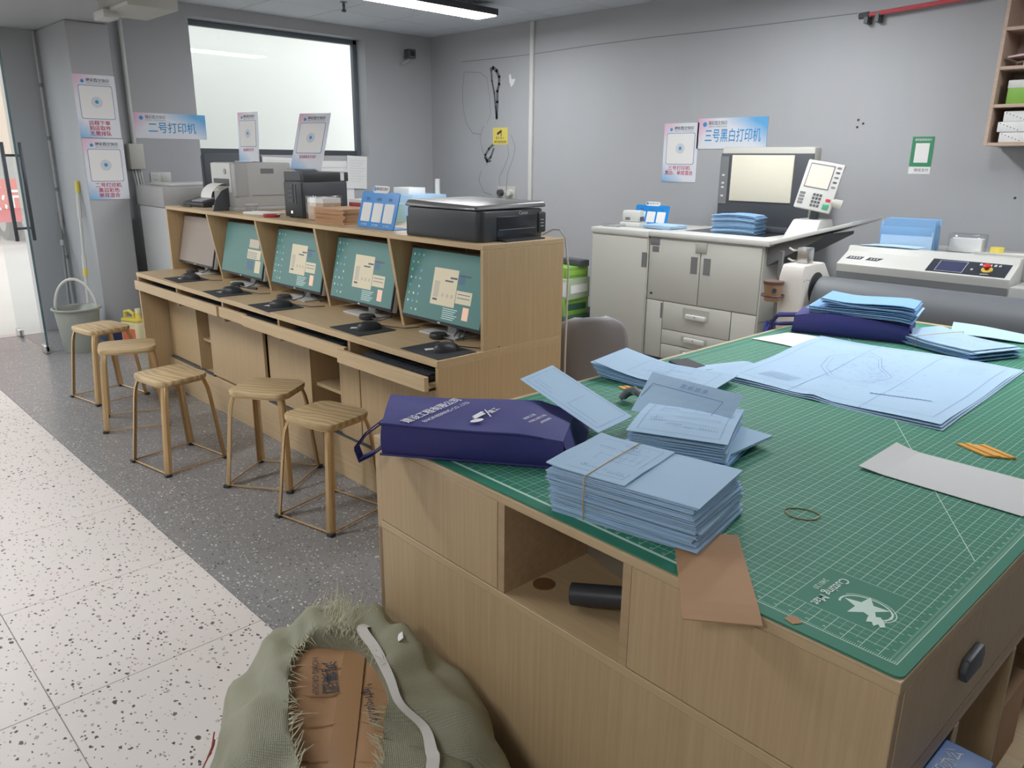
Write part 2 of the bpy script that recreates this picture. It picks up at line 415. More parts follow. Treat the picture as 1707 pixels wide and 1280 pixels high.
def house(name, label, x, y0, y1, h, rgb, rows, cols):
    t = thing(name, label, 'building', loc=(x, (y0+y1)/2, 0)); w = y1-y0
    MB().box(-4, 0, -w/2, w/2, 0, h).build('wall', mat(name+'_render', rgb, rough=.85, var=.06, vscale=.6), t, local=True)
    MB().box(-4.3, .3, -w/2-.2, w/2+.2, h, h+.35).build('roof_edge', mat(name+'_roof', tuple(int(c*.8) for c in rgb), rough=.8), t, local=True)
    for r_ in range(rows):
        for c_ in range(cols):
            yy = -w/2+(c_+.5)*w/cols; zz = 1.6+r_*3.0
            f = MB().box(-.02, .06, yy-.65, yy+.65, zz-.1, zz+1.5).build('window', mat('house_frame', (188, 186, 182), rough=.6), t, local=True)
            MB().box(0, .07, yy-.57, yy+.57, zz, zz+1.42).build('pane', mat('house_glass', (96, 104, 116), rough=.15), f, local=True)
house('town_house', 'pinkish beige apartment block across the street', -24, 2, 14, 9.0, (208, 186, 168), 3, 5)
house('row_house', 'cream shop block beside the pinkish apartment block', -25, -12, 1.6, 6.5, (214, 206, 190), 2, 5)

# marks on the back wall: hairline crack and glue traces left by a removed notice
def ribbon(b, pts, w):
    for (p, q) in zip(pts[:-1], pts[1:]):
        P, Q = hit(*p, 1, YB-.0015), hit(*q, 1, YB-.0015); d = (Q-P); 
        if d.length < 1e-6: continue
        n = Vector((-d.z, 0, d.x)).normalized()*w/2; e = d.normalized()*w*.3
        b.add([P-n-e, Q-n+e, Q+n+e, P+n-e], [(0, 1, 2, 3)])
b = MB(); ribbon(b, [(770, 103), (830, 97), (882, 91), (930, 84), (990, 75), (1090, 62), (1200, 50), (1300, 38), (1430, 22)], .006)
b.build('hairline_crack', mat('crack_dark', (122, 124, 128), rough=.8), wback)
gm = mat('dried_glue_grey', (98, 102, 108), rough=.6)
b = MB(); ribbon(b, [(818, 116), (822, 113), (828, 118), (832, 128), (832, 140), (829, 152), (829, 170), (828, 196)], .034)
ribbon(b, [(819, 118), (820, 135), (824, 155), (826, 178), (828, 198)], .024)
ribbon(b, [(823, 240), (815, 248), (809, 258), (812, 268), (818, 262), (823, 248)], .026); ribbon(b, [(808, 262), (812, 270), (818, 268)], .02)
b.build('glue_trace', gm, wback)
b = MB()
ribbon(b, [(774, 118), (771, 150), (772, 180), (777, 205), (788, 222), (802, 224)], .008)
ribbon(b, [(776, 120), (800, 121), (812, 130), (816, 160), (818, 190), (812, 205)], .006)
ribbon(b, [(806, 210), (800, 228), (804, 250), (812, 275)], .008); ribbon(b, [(852, 225), (859, 245), (856, 262), (846, 290), (844, 312)], .007)
ribbon(b, [(846, 240), (848, 260), (840, 280), (832, 296), (834, 315)], .007); ribbon(b, [(802, 285), (798, 300), (806, 320), (820, 325)], .008)
b.build('wash_mark', mat('wash_mark_grey', (136, 139, 142), rough=.7), wback)
for q in ((1431, 200), (1439, 206), (1429, 212), (1692, 330)):
    p = hit(*q, 1, YB); MB().cyl((p.x, YB-.002, p.z), (p.x, YB+.01, p.z), .008, n=8).build('screw_hole', INK, wback)

# ------------------------------------------------------------------ lamps
def ceiling_lamp(label, x, y0, y1, z, group=None, w=.25):
    t = thing('ceiling_lamp', label, 'ceiling lamp', loc=(x, (y0+y1)/2, z), group=group); L = (y1-y0)/2
    MB().box(-w/2, w/2, -L, L, .006, .055).build('housing', BLACKP, t, local=True, bevel=.003)
    MB().box(-w/2+.012, w/2-.012, -L+.012, L-.012, 0, .006).build('diffuser', mat('lamp_diffuser', (250, 252, 255), rough=.5, emit=LAMP), t, local=True)
    for yy in (-L*.7, L*.7): MB().cyl((0, yy, .05), (0, yy, (2.66 if y0 > 1.2 else 2.37)-z), .004, n=6).build('hanger', STEEL, t, local=True)
    return t
ceiling_lamp('slim black-housed linear lamp glowing white below the ceiling tiles', -4.86, 2.50, 3.74, 2.55)
for i, (x, y0, y1) in enumerate(((-2.3, 2.5, 3.74), (.4, 2.5, 3.74))):
    ceiling_lamp(('linear lamp below the ceiling tiles before the copier', 'linear lamp below the ceiling tiles above the wall shelf end')[i], x, y0, y1, 2.55)
ceiling_lamp('linear lamp hanging under the beam near the entrance door', -5.4, -1.6, -.36, 2.3)
ceiling_lamp('linear lamp hanging under the beam above the row of stools', -2.9, -1.6, -.36, 2.3)
ceiling_lamp('added unseen linear lamp below the ceiling tiles above the worktable', -.9, 1.75, 2.40, 2.55)  # out of view, added to brighten the tabletop and its papers
ceiling_lamp('added unseen short linear lamp under the beam above the front of the shop', .1, -2.75, -1.85, 2.3)  # added out of view, length and place set to lift the table front
b = MB(); p = hit(573, 8, 2, 2.63)
t = thing('sprinkler_head', 'small dark sprinkler head poking down from the ceiling', 'sprinkler', loc=(p.x, p.y, 0))
MB().cyl((0, 0, ZC), (0, 0, ZC-.05), .012, n=10).build('stem', DARKP, t, local=True, smooth=True)
MB().lathe([(.03, ZC-.012), (.03, ZC-.004)], 14).build('collar', MIDGREY, t, local=True, smooth=True)
MB().lathe([(.008, ZC-.085), (.02, ZC-.078), (.02, ZC-.074), (.006, ZC-.05)], 12).build('deflector', DARKP, t, local=True, smooth=True)

# ================================================================== COMPUTER BENCH
DX0, DX1, DY0, DY1, DZ = -4.742, -1.81, .705, 1.353, .75
BAY = (DX1-DX0)/5
BX = [DX0+BAY*i for i in range(6)]
dk = thing('computer_bench', 'long pale wooden computer bench with five monitor cubbies and keyboard drawers', 'desk', loc=((DX0+DX1)/2, (DY0+DY1)/2, 0))
MB().box(DX0, DX1, DY0, DY1, .725, DZ).build('worktop', [WOODX], dk, bevel=.0015, seg=1)
for x in (DX0, DX1-.018): MB().box(x, x+.018, DY0+.004, DY1, 0, .725).build('side_panel', WOODV, dk, bevel=.001, seg=1)
for x in BX[1:5]: MB().box(x-.009, x+.009, DY0+.012, DY1, .62, .725).build('drawer_divider', WOODV, dk)
MB().box(DX0+.018, DX1-.018, DY1-.012, DY1, 0, .725).build('back_board', WOODV, dk)
MB().box(DX0+.018, DX1-.018, .842, .86, 0, .2).build('kickboard', WOODX, dk, bevel=.001, seg=1)
MB().box(DX0+.018, DX1-.018, .86, DY1-.012, .185, .2).build('bottom_board', WOODX, dk)
MB().box(DX0+.018, DX1-.018, .86, DY1-.012, .605, .62).build('under_tray_board', WOODX, dk)
# drawers: (x0, x1, y of the front)
for (a, c, yy) in ((DX0+.002, BX[2]-.012, .688), (BX[2]+.002, BX[3]-.3, .694), (BX[3]-.298, BX[4]+.02, .680), (BX[4]+.022, DX1+.002, .645)):
    d = MB().box(a, c, yy, yy+.018, .648, .702).build('keyboard_drawer', WOODX, dk, bevel=.0015, seg=1)
    MB().box(max(a+.01, DX0+.02), min(c-.006, DX1-.02), yy+.018, yy+.3, .650, .662).build('drawer_board', WOODX, d)
    MB().box(max(a, DX0+.02), min(c, DX1-.02), yy+.02, yy+.3, .640, .649).build('runner', RUBBER, d)
# doors and openings
for (a, c, yy) in ((-4.70, -4.27, .862), (-4.055, -3.415, .844), (-3.40, -2.972, .862), (-2.672, -2.53, .844), (-2.528, DX1-.02, .848)):
    MB().box(a, c, yy, yy+.016, .212, .604).build('cabinet_door', WOODV, dk, bevel=.001, seg=1)
for x in (-4.262, -4.075, -2.965, -2.69):
    MB().box(x-.008, x+.008, .85, DY1-.02, .2, .604).build('upright', WOODV, dk)
for (a, c) in ((-4.254, -4.083), (-2.957, -2.698)): MB().box(a, c, .88, DY1-.02, .38, .396).build('inner_shelf', WOODX, dk)
MB().box(-4.70, -4.06, .843, .858, .2, .211).build('door_track', DARKP, dk); MB().box(-3.40, DX1-.02, .8425, .858, .2, .211).build('door_track', DARKP, dk)
# hutch
HY, HZ = .925, 1.14
MB().box(DX0, DX1, HY, DY1, HZ-.02, HZ).build('hutch_top', WOODX, dk, bevel=.0015, seg=1)
for x in (DX0, DX1-.018): MB().box(x, x+.018, HY, DY1, DZ, HZ-.02).build('hutch_end_panel', WOODV, dk, bevel=.001, seg=1)
for x in BX[1:5]:
    MB().prism([(HY+.004, HZ-.02), (HY+.066, DZ), (DY1-.012, DZ), (DY1-.012, HZ-.02)], x-.009, x+.009, 'x').build('hutch_divider', WOODV, dk)
for i in range(5): MB().box(BX[i]+.01, BX[i+1]-.01, DY1-.012, DY1-.002, DZ, HZ-.02).build('hutch_back', WOODV, dk)

# ------------------------------------------------------------------ monitors
SCR = lambda n, c, e: mat('screen_'+n, c, rough=.35, emit=e)
def monitor(label, x, y, content, group='monitors in the bench cubbies'):
    t = thing('computer_monitor', label, 'monitor', loc=(x, y, DZ), group=None)
    W2, H2 = .24, .137
    tilt = Matrix.Translation((0, 0, .195)) @ Matrix.Rotation(R(-13), 4, 'X')
    sil = mat('silver_plastic', (198, 198, 196), rough=.35)
    MB().box(-W2-.008, W2+.008, .004, .03, -H2-.014, H2+.008, M=tilt).build('rear_shell', sil, t, local=True, bevel=.006)
    bz = MB().box(-W2-.006, W2+.006, -.004, .004, -H2-.012, H2+.006, M=tilt).build('bezel', BLACKP, t, local=True, bevel=.002)
    MB().box(-.008, .008, -.005, -.003, -H2-.010, -H2-.004, M=tilt).build('badge', sil, bz, local=True)
    b = MB()
    def q(x0, x1, z0, z1, m, lift=.0):
        yy = -.0046-lift; b.add([(x0, yy, z0), (x1, yy, z0), (x1, yy, z1), (x0, yy, z1)], [(0, 1, 2, 3)], m, tilt)
    q(-W2, W2, -H2, H2, 0)
    r2 = random.Random(3)
    if content == 'desktop':
        for c_ in range(3):
            for k in range(8):
                if r2.random() < .78: xx, zz = -W2+.016+c_*.03, H2-.02-k*.032; q(xx, xx+.009, zz-.009, zz, 1+(k+c_) % 3, .0003)
        q(-.075, .075, -.075, .072, 4, .0004); q(.078, .17, -.055, -.005, 4, .0004)
        q(.03, .072, .035, .042, 5, .0006); q(.078, .12, .02, .06, 6, .0004)
        for k in range(6): q(.01, .10-.01*(k % 3), -.085-k*.008, -.0815-k*.008, 1, .0003)
        q(.13, .165, -.115, -.065, 7, .0005)
        q(-.062, -.03, -.045, .02, 8, .0006); q(-.062, -.034, -.058, -.05, 5, .0006)
        for k in range(3): q(-.01+k*.028, .004+k*.028, -.04, -.026, 8, .0006)
        q(.0, .05, .022, .028, 5, .0006); q(.08, .15, .05, .056, 5, .0006); q(.085, .16, -.02, -.017, 6, .0006); q(.085, .16, -.034, -.031, 6, .0006)
    elif content == 'window':
        q(.06, .17, .015, .06, 8, .0004); q(.05, .2, -.045, .005, 4, .0004); q(.06, .13, -.105, -.055, 6, .0004); q(.15, .21, -.115, -.05, 4, .0004)
        for k in range(4): q(.055, .16, -.012-k*.009, -.009-k*.009, 6, .0006)
    mm = [SCR('teal', (74, 112, 108), .42), SCR('icon_white', (170, 190, 186), .4), SCR('icon_blue', (90, 140, 180), .6), SCR('icon_green', (110, 160, 120), .6),
          SCR('cream', (186, 176, 150), .5), SCR('dark_text', (70, 76, 82), .4), SCR('bluegrey', (70, 100, 122), .35), SCR('label', (206, 168, 146), .7), SCR('light_line', (160, 152, 138), .6)]
    if content == 'off': mm[0] = SCR('grey', (124, 114, 106), .45)
    b.build('screen', mm, bz, local=True)
    wh = mat('stand_white', (206, 205, 202), rough=.35)
    MB().box(-.028, .028, .03, .05, .0, .20).build('stand_neck', wh, t, local=True, bevel=.006)
    MB().box(-.115, .115, -.05, .12, 0, .008).build('stand_foot', wh, t, local=True, bevel=.003)
    return t
MLAB = ['computer monitor with a plain greyish screen in the end cubby by the pillar', 'computer monitor showing a pale list window, between the grey and the teal screens',
        'computer monitor with teal desktop and cream window, in the middle cubby of the bench', 'computer monitor with teal desktop, in the cubby next to the one under the black printer',
        'computer monitor with teal desktop in the cubby under the black printer']
MX = [-4.47, -3.86, -3.265, -2.69, -2.12]
for i in range(5): monitor(MLAB[i], MX[i], 1.0, ('off', 'window', 'desktop', 'desktop', 'desktop')[i])

# mouse mats, mice, pucks, keyboards
PADS = [(-4.26, .82, -2), (-3.66, .79, -4), (-3.14, .79, -3), (-2.44, .815, -2), (-1.935, .81, -1)]
WHICH = ['under the plain greyish screen', 'below the screen with the pale list window', 'below the middle monitor', 'below the monitor beside the last cubby', 'by the bench end under the black printer']
def mouse_shape():
    b = MB(); n = 14
    def f(u, v):
        a = 2*PI*u; r_ = math.sin(PI/2*(1-v)); return (.030*r_*math.cos(a)*(1+.06*math.sin(a)), .055*r_*math.sin(a), .0+.036*math.cos(PI/2*(1-v))**.7*(1-.15*math.sin(a)*r_))
    b.grid(lambda u, v: f(u, v), 18, 6); return b
for i, (x, y, a) in enumerate(PADS):
    solo('mouse_mat', MB().box(-.115, .115, -.09, .09, 0, .003), mat('mat_black', (58, 60, 64), rough=.8), 'thin black mouse mat '+WHICH[i], 'mouse mat', (x, y, DZ), R(a), bevel=.001, seg=1)
    t = thing('computer_mouse', 'black computer mouse on the mat '+WHICH[i], 'mouse', loc=(x+.035, y+.01, DZ+.003), rz=R(-35+8*i))
    mouse_shape().build('shell', BLACKP, t, local=True, smooth=True, angle=80)
    MB().box(-.004, .004, .015, .035, .026, .033).build('scroll_wheel', MIDGREY, t, local=True, bevel=.002)
    MB().tube([(0, .05, .012), (.02, .09, .004), (.07, .13, .003), (.08, .19, .003)], .0022, 6).build('cable', BLACKP, t, local=True, smooth=True)
    solo('paper_slip', MB().prism([(-.02, -.012), (.018, -.016), (.022, .008), (-.012, .014)], 0, .0006, 'z'), PAPERW, 'small white sticker on the mouse mat '+WHICH[i], 'sticker', (x-.03, y-.02, DZ+.0032), R(20*i))
    px_, py_ = (x-.16 if i else x-.23), y+.13
    t = thing('usb_hub', 'round black hub puck '+WHICH[i], 'hub', loc=(px_, py_, DZ))
    MB().lathe([(.030, 0), (.036, .004), (.036, .016), (.032, .021), (.0, .022)], 20).build('puck', BLACKP, t, local=True, smooth=True)
    MB().tube([(.034, 0, .01), (.08, .01, .004), (.12, .04, .02), (.10, .08, .05), (.14, .1, .02), (.2, .09, .004)], .003, 6).build('cable', BLACKP, t, local=True, smooth=True)
for i in range(5):
    yk = (.775, .765, .775, .765, .735)[i]; xk = BX[i]+BAY/2+(.0, .02, .01, -.01, .02)[i]
    t = thing('keyboard', 'black keyboard in the drawer tray '+WHICH[i], 'keyboard', loc=(xk, yk, .662), group=None)
    MB().hexa([(-.22, -.065, 0), (.22, -.065, 0), (-.22, .065, 0), (.22, .065, 0), (-.22, -.065, .014), (.22, -.065, .014), (-.22, .065, .022), (.22, .065, .022)]).build('keyboard_case', BLACKP, t, local=True, bevel=.002)
    b = MB()
    for r_ in range(5):
        for c_ in range(21):
            x0 = -.21+c_*.02; y0 = -.055+r_*.022; z0 = .0155+r_*.0016
            b.box(x0, x0+.0165, y0, y0+.018, z0, z0+.007)
    tag(b.build('keys', DARKP, t, local=True), kind='stuff')
# bottle-cap sized odds on the worktop
solo('marker_pen', MB().cyl((0, 0, .006), (.07, .02, .006), .006, n=10), BLACKP, 'short black pen lying beside the second mouse mat', 'pen', (-3.72, .93, DZ), smooth=True)
# cable tangle under the last monitor
t = thing('monitor_cables', 'black cables looping on the worktop below the last monitor', 'cable', loc=(-1.95, 1.0, DZ))
for k in range(3): MB().tube([(-.10+.03*k, -.02, .003), (-.08+.02*k, .0, .05+.01*k), (-.03, .03, .06-.01*k), (.02, .05+.02*k, .01), (.11, .04+.03*k, .004)], .003, 6).build('cable_loop', BLACKP, t, local=True, smooth=True)

# ================================================================== STOOLS
def seat_mat():
    m, nt, bs = node_mat('grained_seat')
    tc = N(nt, 'ShaderNodeTexCoord'); oi = N(nt, 'ShaderNodeObjectInfo')
    ad = N(nt, 'ShaderNodeVectorMath', operation='ADD'); nt.links.new(tc.outputs['Object'], ad.inputs[0])
    sc = N(nt, 'ShaderNodeCombineXYZ'); nt.links.new(math_n(nt, 'MULTIPLY', oi.outputs['Random'], 3.0), sc.inputs[0]); nt.links.new(sc.outputs[0], ad.inputs[1])
    mp = N(nt, 'ShaderNodeMapping'); mp.inputs['Scale'].default_value = (.35, 1, 1); nt.links.new(ad.outputs[0], mp.inputs[0])
    w = N(nt, 'ShaderNodeTexWave', i_Scale=9.0, i_Distortion=9.0, i_Detail=2.0, i_Detail_Scale=1.2); w.bands_direction = 'Y'; nt.links.new(mp.outputs[0], w.inputs['Vector'])
    nt.links.new(mixc(nt, w.outputs[0], lin((176, 148, 108)), lin((206, 182, 140))), bs.inputs['Base Color'])
    bs.inputs['Roughness'].default_value = .38
    return m
SEAT = seat_mat(); GOLD = mat('gold_painted_metal', (200, 168, 122), rough=.3, metal=.45); GOLDL = mat('gold_edge', (206, 174, 124), rough=.3, metal=.6)
def make_stool(M, label):
    t = thing('metal_stool', label, 'stool', M=M)
    a, c_ = .142, .125; h = .445
    def rr(ax, ay, r_, n=6):
        P = []
        for (sx, sy, st) in ((1, 1, 0), (-1, 1, 90), (-1, -1, 180), (1, -1, 270)):
            for k in range(n+1):
                an = R(st+90*k/n); P.append((sx*(ax-r_)+r_*math.cos(an), sy*(ay-r_)+r_*math.sin(an)))
        return P
    MB().prism(rr(a, c_, .058), h-.022, h, 'z').build('seat', SEAT, t, local=True, bevel=.004)
    MB().prism(rr(a-.004, c_-.004, .055), h-.03, h-.021, 'z').build('seat_rim', GOLDL, t, local=True, bevel=.002)
    for (sx, sy) in ((1, 1), (-1, 1), (-1, -1), (1, -1)):
        p0 = Vector((sx*.118, sy*.102, h-.03)); p1 = Vector((sx*.152, sy*.152, .012))
        out = Vector((sx, sy, 0)).normalized(); tan = Vector((-out.y, out.x, 0))
        b = MB()
        def f(u, v, off):
            p = p0.lerp(p1, v) + out*(.012*math.sin(PI*min(1, v*6)/2) - .012*v); w = (.017+.002*v)
            q = abs(2*u-1); bow = -.006*q*q+.004*(1 if .3 < u < .7 else 0)
            return tuple(p+tan*((2*u-1)*w)+out*(bow+off))
        b.grid(lambda u, v: f(u, v, 0), 6, 10); n = len(b.v)
        b.grid(lambda u, v: f(1-u, v, -.003), 6, 10)
        lg = b.build('leg', GOLD, t, local=True, smooth=True)
        MB().box(-.014, .014, -.014, .014, 0, .014, M=T3(sx*.152, sy*.152, 0)).build('foot_cap', BLACKP, lg, local=True, bevel=.003)
    P = [(.152, .152, .012), (-.152, .152, .012), (-.152, -.152, .012), (.152, -.152, .012)]
    for k in range(4): MB().cyl(P[k], P[(k+1) % 4], .004, n=8).build('base_rod', GOLD, t, local=True, smooth=True)
    return t
st0 = make_stool(trz((-2.394, .593, 0), R(12.5)), 'gold stool with a wood-grain seat, beside the worktable corner')
for (x, y, a, lab) in ((-2.905, .60, 35, 'gold stool standing askew, next to the stool at the worktable corner'), (-3.414, .364, 9.3, 'gold stool pulled out in the middle of the row of stools'),
                       (-4.16, .419, 71.4, 'gold stool between the middle stool and the one by the bucket'), (-4.77, .472, 10.3, 'gold stool at the pillar end of the row, before the bucket')):
    dup(st0, trz((x, y, 0), R(a)), lab)

# ================================================================== WORK TABLE
wt = thing('work_table', 'large pale wooden worktable cabinet with open cubby, under the green mat', 'table', M=TF.copy())
L0, TD = -1.22, 2.47
def tb(name, x0, x1, y0, y1, z0, z1, m=WOODV, p=None, **kw): return MB().box(x0, x1, y0, y1, z0, z1).build(name, m, p or wt, frame=TF, **kw)
tb('tabletop', L0, 0, 0, TD, .782, .8, WOODX, bevel=.001, seg=1)
tb('left_side_panel', L0, L0+.018, .002, TD, 0, .782)
tb('divider', -.774, -.755, .002, .45, .583, .782, WOODE); tb('divider', -.454, -.436, .002, .45, .583, .782, WOODE)
tb('middle_board', L0+.018, -.001, .0, TD, .565, .583, WOODX, bevel=.001, seg=1)
tb('upper_front_panel', L0+.001, -.775, .001, .019, .585, .781, bevel=.001, seg=1); tb('upper_front_panel', -.435, -.001, .001, .019, .585, .781, bevel=.001, seg=1)
tb('lower_front_panel', L0+.001, -.001, .002, .02, .06, .564, bevel=.001, seg=1)
tb('plinth', L0+.02, -.02, .03, .05, 0, .06, DARKP)
tb('cubby_back', -.775, -.436, .45, .462, .583, .782); tb('back_panel', L0+.018, -.02, TD-.018, TD, .06, .782)
# end with the drawer
dw = tb('drawer', -.020, 0, .02, .62, .604, .781, bevel=.001, seg=1)
b = MB().prism([(.262, .672), (.250, .694), (.258, .712), (.325, .714), (.337, .694), (.330, .670)], .0, .012, 'x')
b.build('drawer_pull', DARKP, dw, frame=TF, bevel=.003)
tb('end_rail', -.43, 0, .02, TD-.02, .583, .601, WOODE)
tb('end_upright', -.6, 0, .30, .318, .06, .5645, WOODV); tb('end_upright', -.6, 0, .60, .618, .06, .5645, WOODV)
tb('end_upright', -.6, 0, 1.45, 1.468, .06, .5645, WOODV); tb('bay_bottom', -.6, 0, .02, TD-.02, .06, .078, WOODX); tb('inner_board', -.618, -.6, .025, TD-.02, .06, .5645, WOODV)
tb('drawer', -.020, 0, .624, 1.45, .604, .781, bevel=.001, seg=1); tb('drawer', -.020, 0, 1.454, TD-.02, .604, .781, bevel=.001, seg=1)
tb('near_end_panel', -.018, 0, .02, .30, .06, .40, WOODV)
# things in the cubby
solo('paper_carton', MB().box(-.17, .17, -.07, .07, 0, .045), mat('grey_board', (150, 140, 124), rough=.7), 'flat grey-brown box lying deep in the table cubby', 'box', M=tl(-.585, .285, .583, R(-14)), bevel=.002)
t = thing('plastic_tube', 'black plastic tube handle sticking out of the table cubby', 'tube', M=tl(-.545, .105, .583))
a0, a1 = Vector((-.085, -.035, .030)), Vector((.075, .045, .055)); b = MB(); b.cyl(a0, a1, .022, n=20); b.build('tube', BLACKP, t, local=True, smooth=True)
dd = (a1-a0).normalized(); MB().cyl(a0-dd*.001, a0+dd*.001, .0165, n=20).build('tube_mouth', DARKP, t, local=True)
MB().box(.045, .085, .02, .07, 0, .05).build('foot_block', DARKP, t, local=True, bevel=.004)
solo('tape_roll', MB().lathe([(.034, 0), (.06, 0), (.06, .045), (.034, .045)], 28), mat('smoky_plastic', (70, 74, 80), rough=.3), 'dark roll standing at the back of the table cubby', 'tape roll', M=tl(-.69, .40, .645) @ Matrix.Rotation(R(90), 4, 'X'), smooth=True)
g = MB().lathe([(.0, 0), (.023, 0), (.023, .003), (.019, .0032), (.0, .0032)], 24).build('cable_grommet', mat('grommet_brown', (122, 88, 56), rough=.5), wt, local=True, smooth=True)
g.location = (-.726, .088, .583)
# things in the end bay
t = thing('paper_packet', 'blue packet of paper with white lettering in the table end bay', 'paper packet', M=tl(-.095, .245, .42, R(0)))
PB = mat('packet_blue', (40, 104, 178), rough=.4)
pm = Matrix.Rotation(R(0), 4, 'Z')
MB().box(-.15, .16, -.15, .038, 0, .13).build('wrapper', PB, t, local=True, bevel=.004)
PT = lambda x, y: Matrix.Translation((x, y, .1306)) @ Matrix([Vector((0, 1, 0)), Vector((-1, 0, 0)), Vector((0, 0, 1))]).transposed().to_4x4()
text('彩印办公', .026, INKW, t, PT(.112, -.03), name='printed_lettering'); text('297', .024, INKW, t, PT(.144, -.05), name='printed_lettering')
tb('packet_shelf', -.6, -.002, .03, .30, .402, .42, WOODX)
t = thing('cardboard_box', 'open brown carton standing in the bay behind the table drawer', 'box', M=tl(-.26, .84, .078))
MB().box(-.2, .22, -.18, .2, 0, .20).build('carton_body', CARD, t, local=True, bevel=.003)
MB().hexa([(-.2, -.18, .2), (.22, -.18, .2), (-.2, -.08, .235), (.22, -.08, .235), (-.2, -.18, .203), (.22, -.18, .203), (-.2, -.08, .238), (.22, -.08, .238)]).build('flap', CARD, t, local=True)

# ------------------------------------------------------------------ cutting mat
def mat_material():
    m, nt, bs = node_mat('cutting_mat_green')
    tc = N(nt, 'ShaderNodeTexCoord'); sp = N(nt, 'ShaderNodeSeparateXYZ'); nt.links.new(tc.outputs['Object'], sp.inputs[0])
    X, Y = sp.outputs[0], sp.outputs[1]; I = .0254
    def lines(c, off, pitch, w):
        q = math_n(nt, 'MODULO', math_n(nt, 'ADD', c, 10*pitch*10-off), pitch)
        return math_n(nt, 'MAXIMUM', math_n(nt, 'LESS_THAN', q, w/2), math_n(nt, 'GREATER_THAN', q, pitch-w/2))
    def inside(c, lo, hi): return math_n(nt, 'MULTIPLY', math_n(nt, 'GREATER_THAN', c, lo), math_n(nt, 'LESS_THAN', c, hi))
    x0, y0, x1, y1 = -.019-45*I-.012, .0315, -.019, .0315+92*I
    bold = math_n(nt, 'MAXIMUM', lines(X, -.019, I, .0009), lines(Y, .0315, I, .0008))
    thin = math_n(nt, 'MAXIMUM', lines(X, -.019, I/2, .0006), lines(Y, .0315, I/2, .0006))
    grid = math_n(nt, 'MAXIMUM', bold, math_n(nt, 'MULTIPLY', thin, .55))
    area = math_n(nt, 'MULTIPLY', inside(X, x0+.0203, x1-.0203), inside(Y, y0+.0203, y1-.0203))
    logo = math_n(nt, 'MULTIPLY', inside(X, -.019-7*I+.0006, -.019-2*I-.0006), inside(Y, .0315+2*I+.0006, .0315+7*I-.0006))
    grid = math_n(nt, 'MULTIPLY', math_n(nt, 'MULTIPLY', grid, area), math_n(nt, 'SUBTRACT', 1, logo))
    # frame and ruler ticks
    full = math_n(nt, 'MULTIPLY', inside(X, x0-.0006, x1+.0006), inside(Y, y0-.0006, y1+.0006))
    inn = math_n(nt, 'MULTIPLY', inside(X, x0+.0006, x1-.0006), inside(Y, y0+.0006, y1-.0006))
    frame = math_n(nt, 'SUBTRACT', full, inn)
    tickx = math_n(nt, 'MULTIPLY', lines(X, -.019, I/8, .0006), math_n(nt, 'MULTIPLY', inside(X, x0, x1), inside(Y, y0, y0+.006)))
    ticky = math_n(nt, 'MULTIPLY', lines(Y, .0315, I/8, .0006), math_n(nt, 'MULTIPLY', inside(Y, y0, y1), math_n(nt, 'MAXIMUM', inside(X, x1-.006, x1), inside(X, x1-.0115, x1-.0085))))
    bigx = math_n(nt, 'MULTIPLY', lines(X, -.019, I, .0009), math_n(nt, 'MULTIPLY', inside(X, x0, x1), inside(Y, y0, y0+.021)))
    # angle line
    dx = math_n(nt, 'ADD', X, .045); dy = math_n(nt, 'SUBTRACT', Y, .411)
    an = math_n(nt, 'ABSOLUTE', math_n(nt, 'ADD', math_n(nt, 'MULTIPLY', dx, .857), math_n(nt, 'MULTIPLY', dy, .515)))
    ang = math_n(nt, 'MULTIPLY', math_n(nt, 'LESS_THAN', an, .0008), math_n(nt, 'MULTIPLY', area, math_n(nt, 'GREATER_THAN', dy, 0)))
    allm = grid
    for e in (frame, tickx, ticky, bigx, ang): allm = math_n(nt, 'MAXIMUM', allm, e)
    nz = N(nt, 'ShaderNodeTexNoise', i_Scale=3.0, i_Detail=3.0); nt.links.new(tc.outputs['Object'], nz.inputs['Vector'])
    base = mixc(nt, nz.outputs[0], lin((52, 124, 100)), lin((64, 138, 114)))
    nt.links.new(mixc(nt, allm, base, lin((196, 224, 206))), bs.inputs['Base Color']); bs.inputs['Roughness'].default_value = .55
    bs.inputs['Specular IOR Level'].default_value = .22
    return m
MATG = mat_material()
cm = thing('cutting_mat', 'green gridded cutting mat covering the worktable top', 'cutting mat', M=tl(0, 0, .8))
MZ = .003
def rrect(x0, x1, y0, y1, r_, n=5):
    P = []
    for (cx, cy, st) in ((x1-r_, y1-r_, 0), (x0+r_, y1-r_, 90), (x0+r_, y0+r_, 180), (x1-r_, y0+r_, 270)):
        for k in range(n+1): a = R(st+90*k/n); P.append((cx+r_*math.cos(a), cy+r_*math.sin(a)))
    return P
MB().prism(rrect(-1.2, -.002, .006, 2.42, .012), 0, MZ, 'z').build('mat_sheet', MATG, cm, local=True)
MWH = mat('mat_print_white', (206, 230, 216), rough=.5)
rotm = lambda x, y: Matrix.Translation((x, y, MZ+.0004)) @ Matrix([Vector((0, -1, 0)), Vector((1, 0, 0)), Vector((0, 0, 1))]).transposed().to_4x4()
text('Cutting Mat', .0215, MWH, cm, rotm(-.161, .140) @ T3(0, 0, .0005), bold=.0004, name='printed_title'); text('240120', .013, MWH, cm, rotm(-.182, .150), name='printed_number')
b = MB(); sx, sy = -.105, .135
star = []
for k in range(10):
    a = R(90+36*k+12); r_ = .034 if k % 2 == 0 else .0145; star.append((sx+r_*math.cos(a), sy+r_*math.sin(a), MZ+.0004))
b.add(star+[(sx, sy, MZ+.0004)], [(k, (k+1) % 10, 10) for k in range(10)])
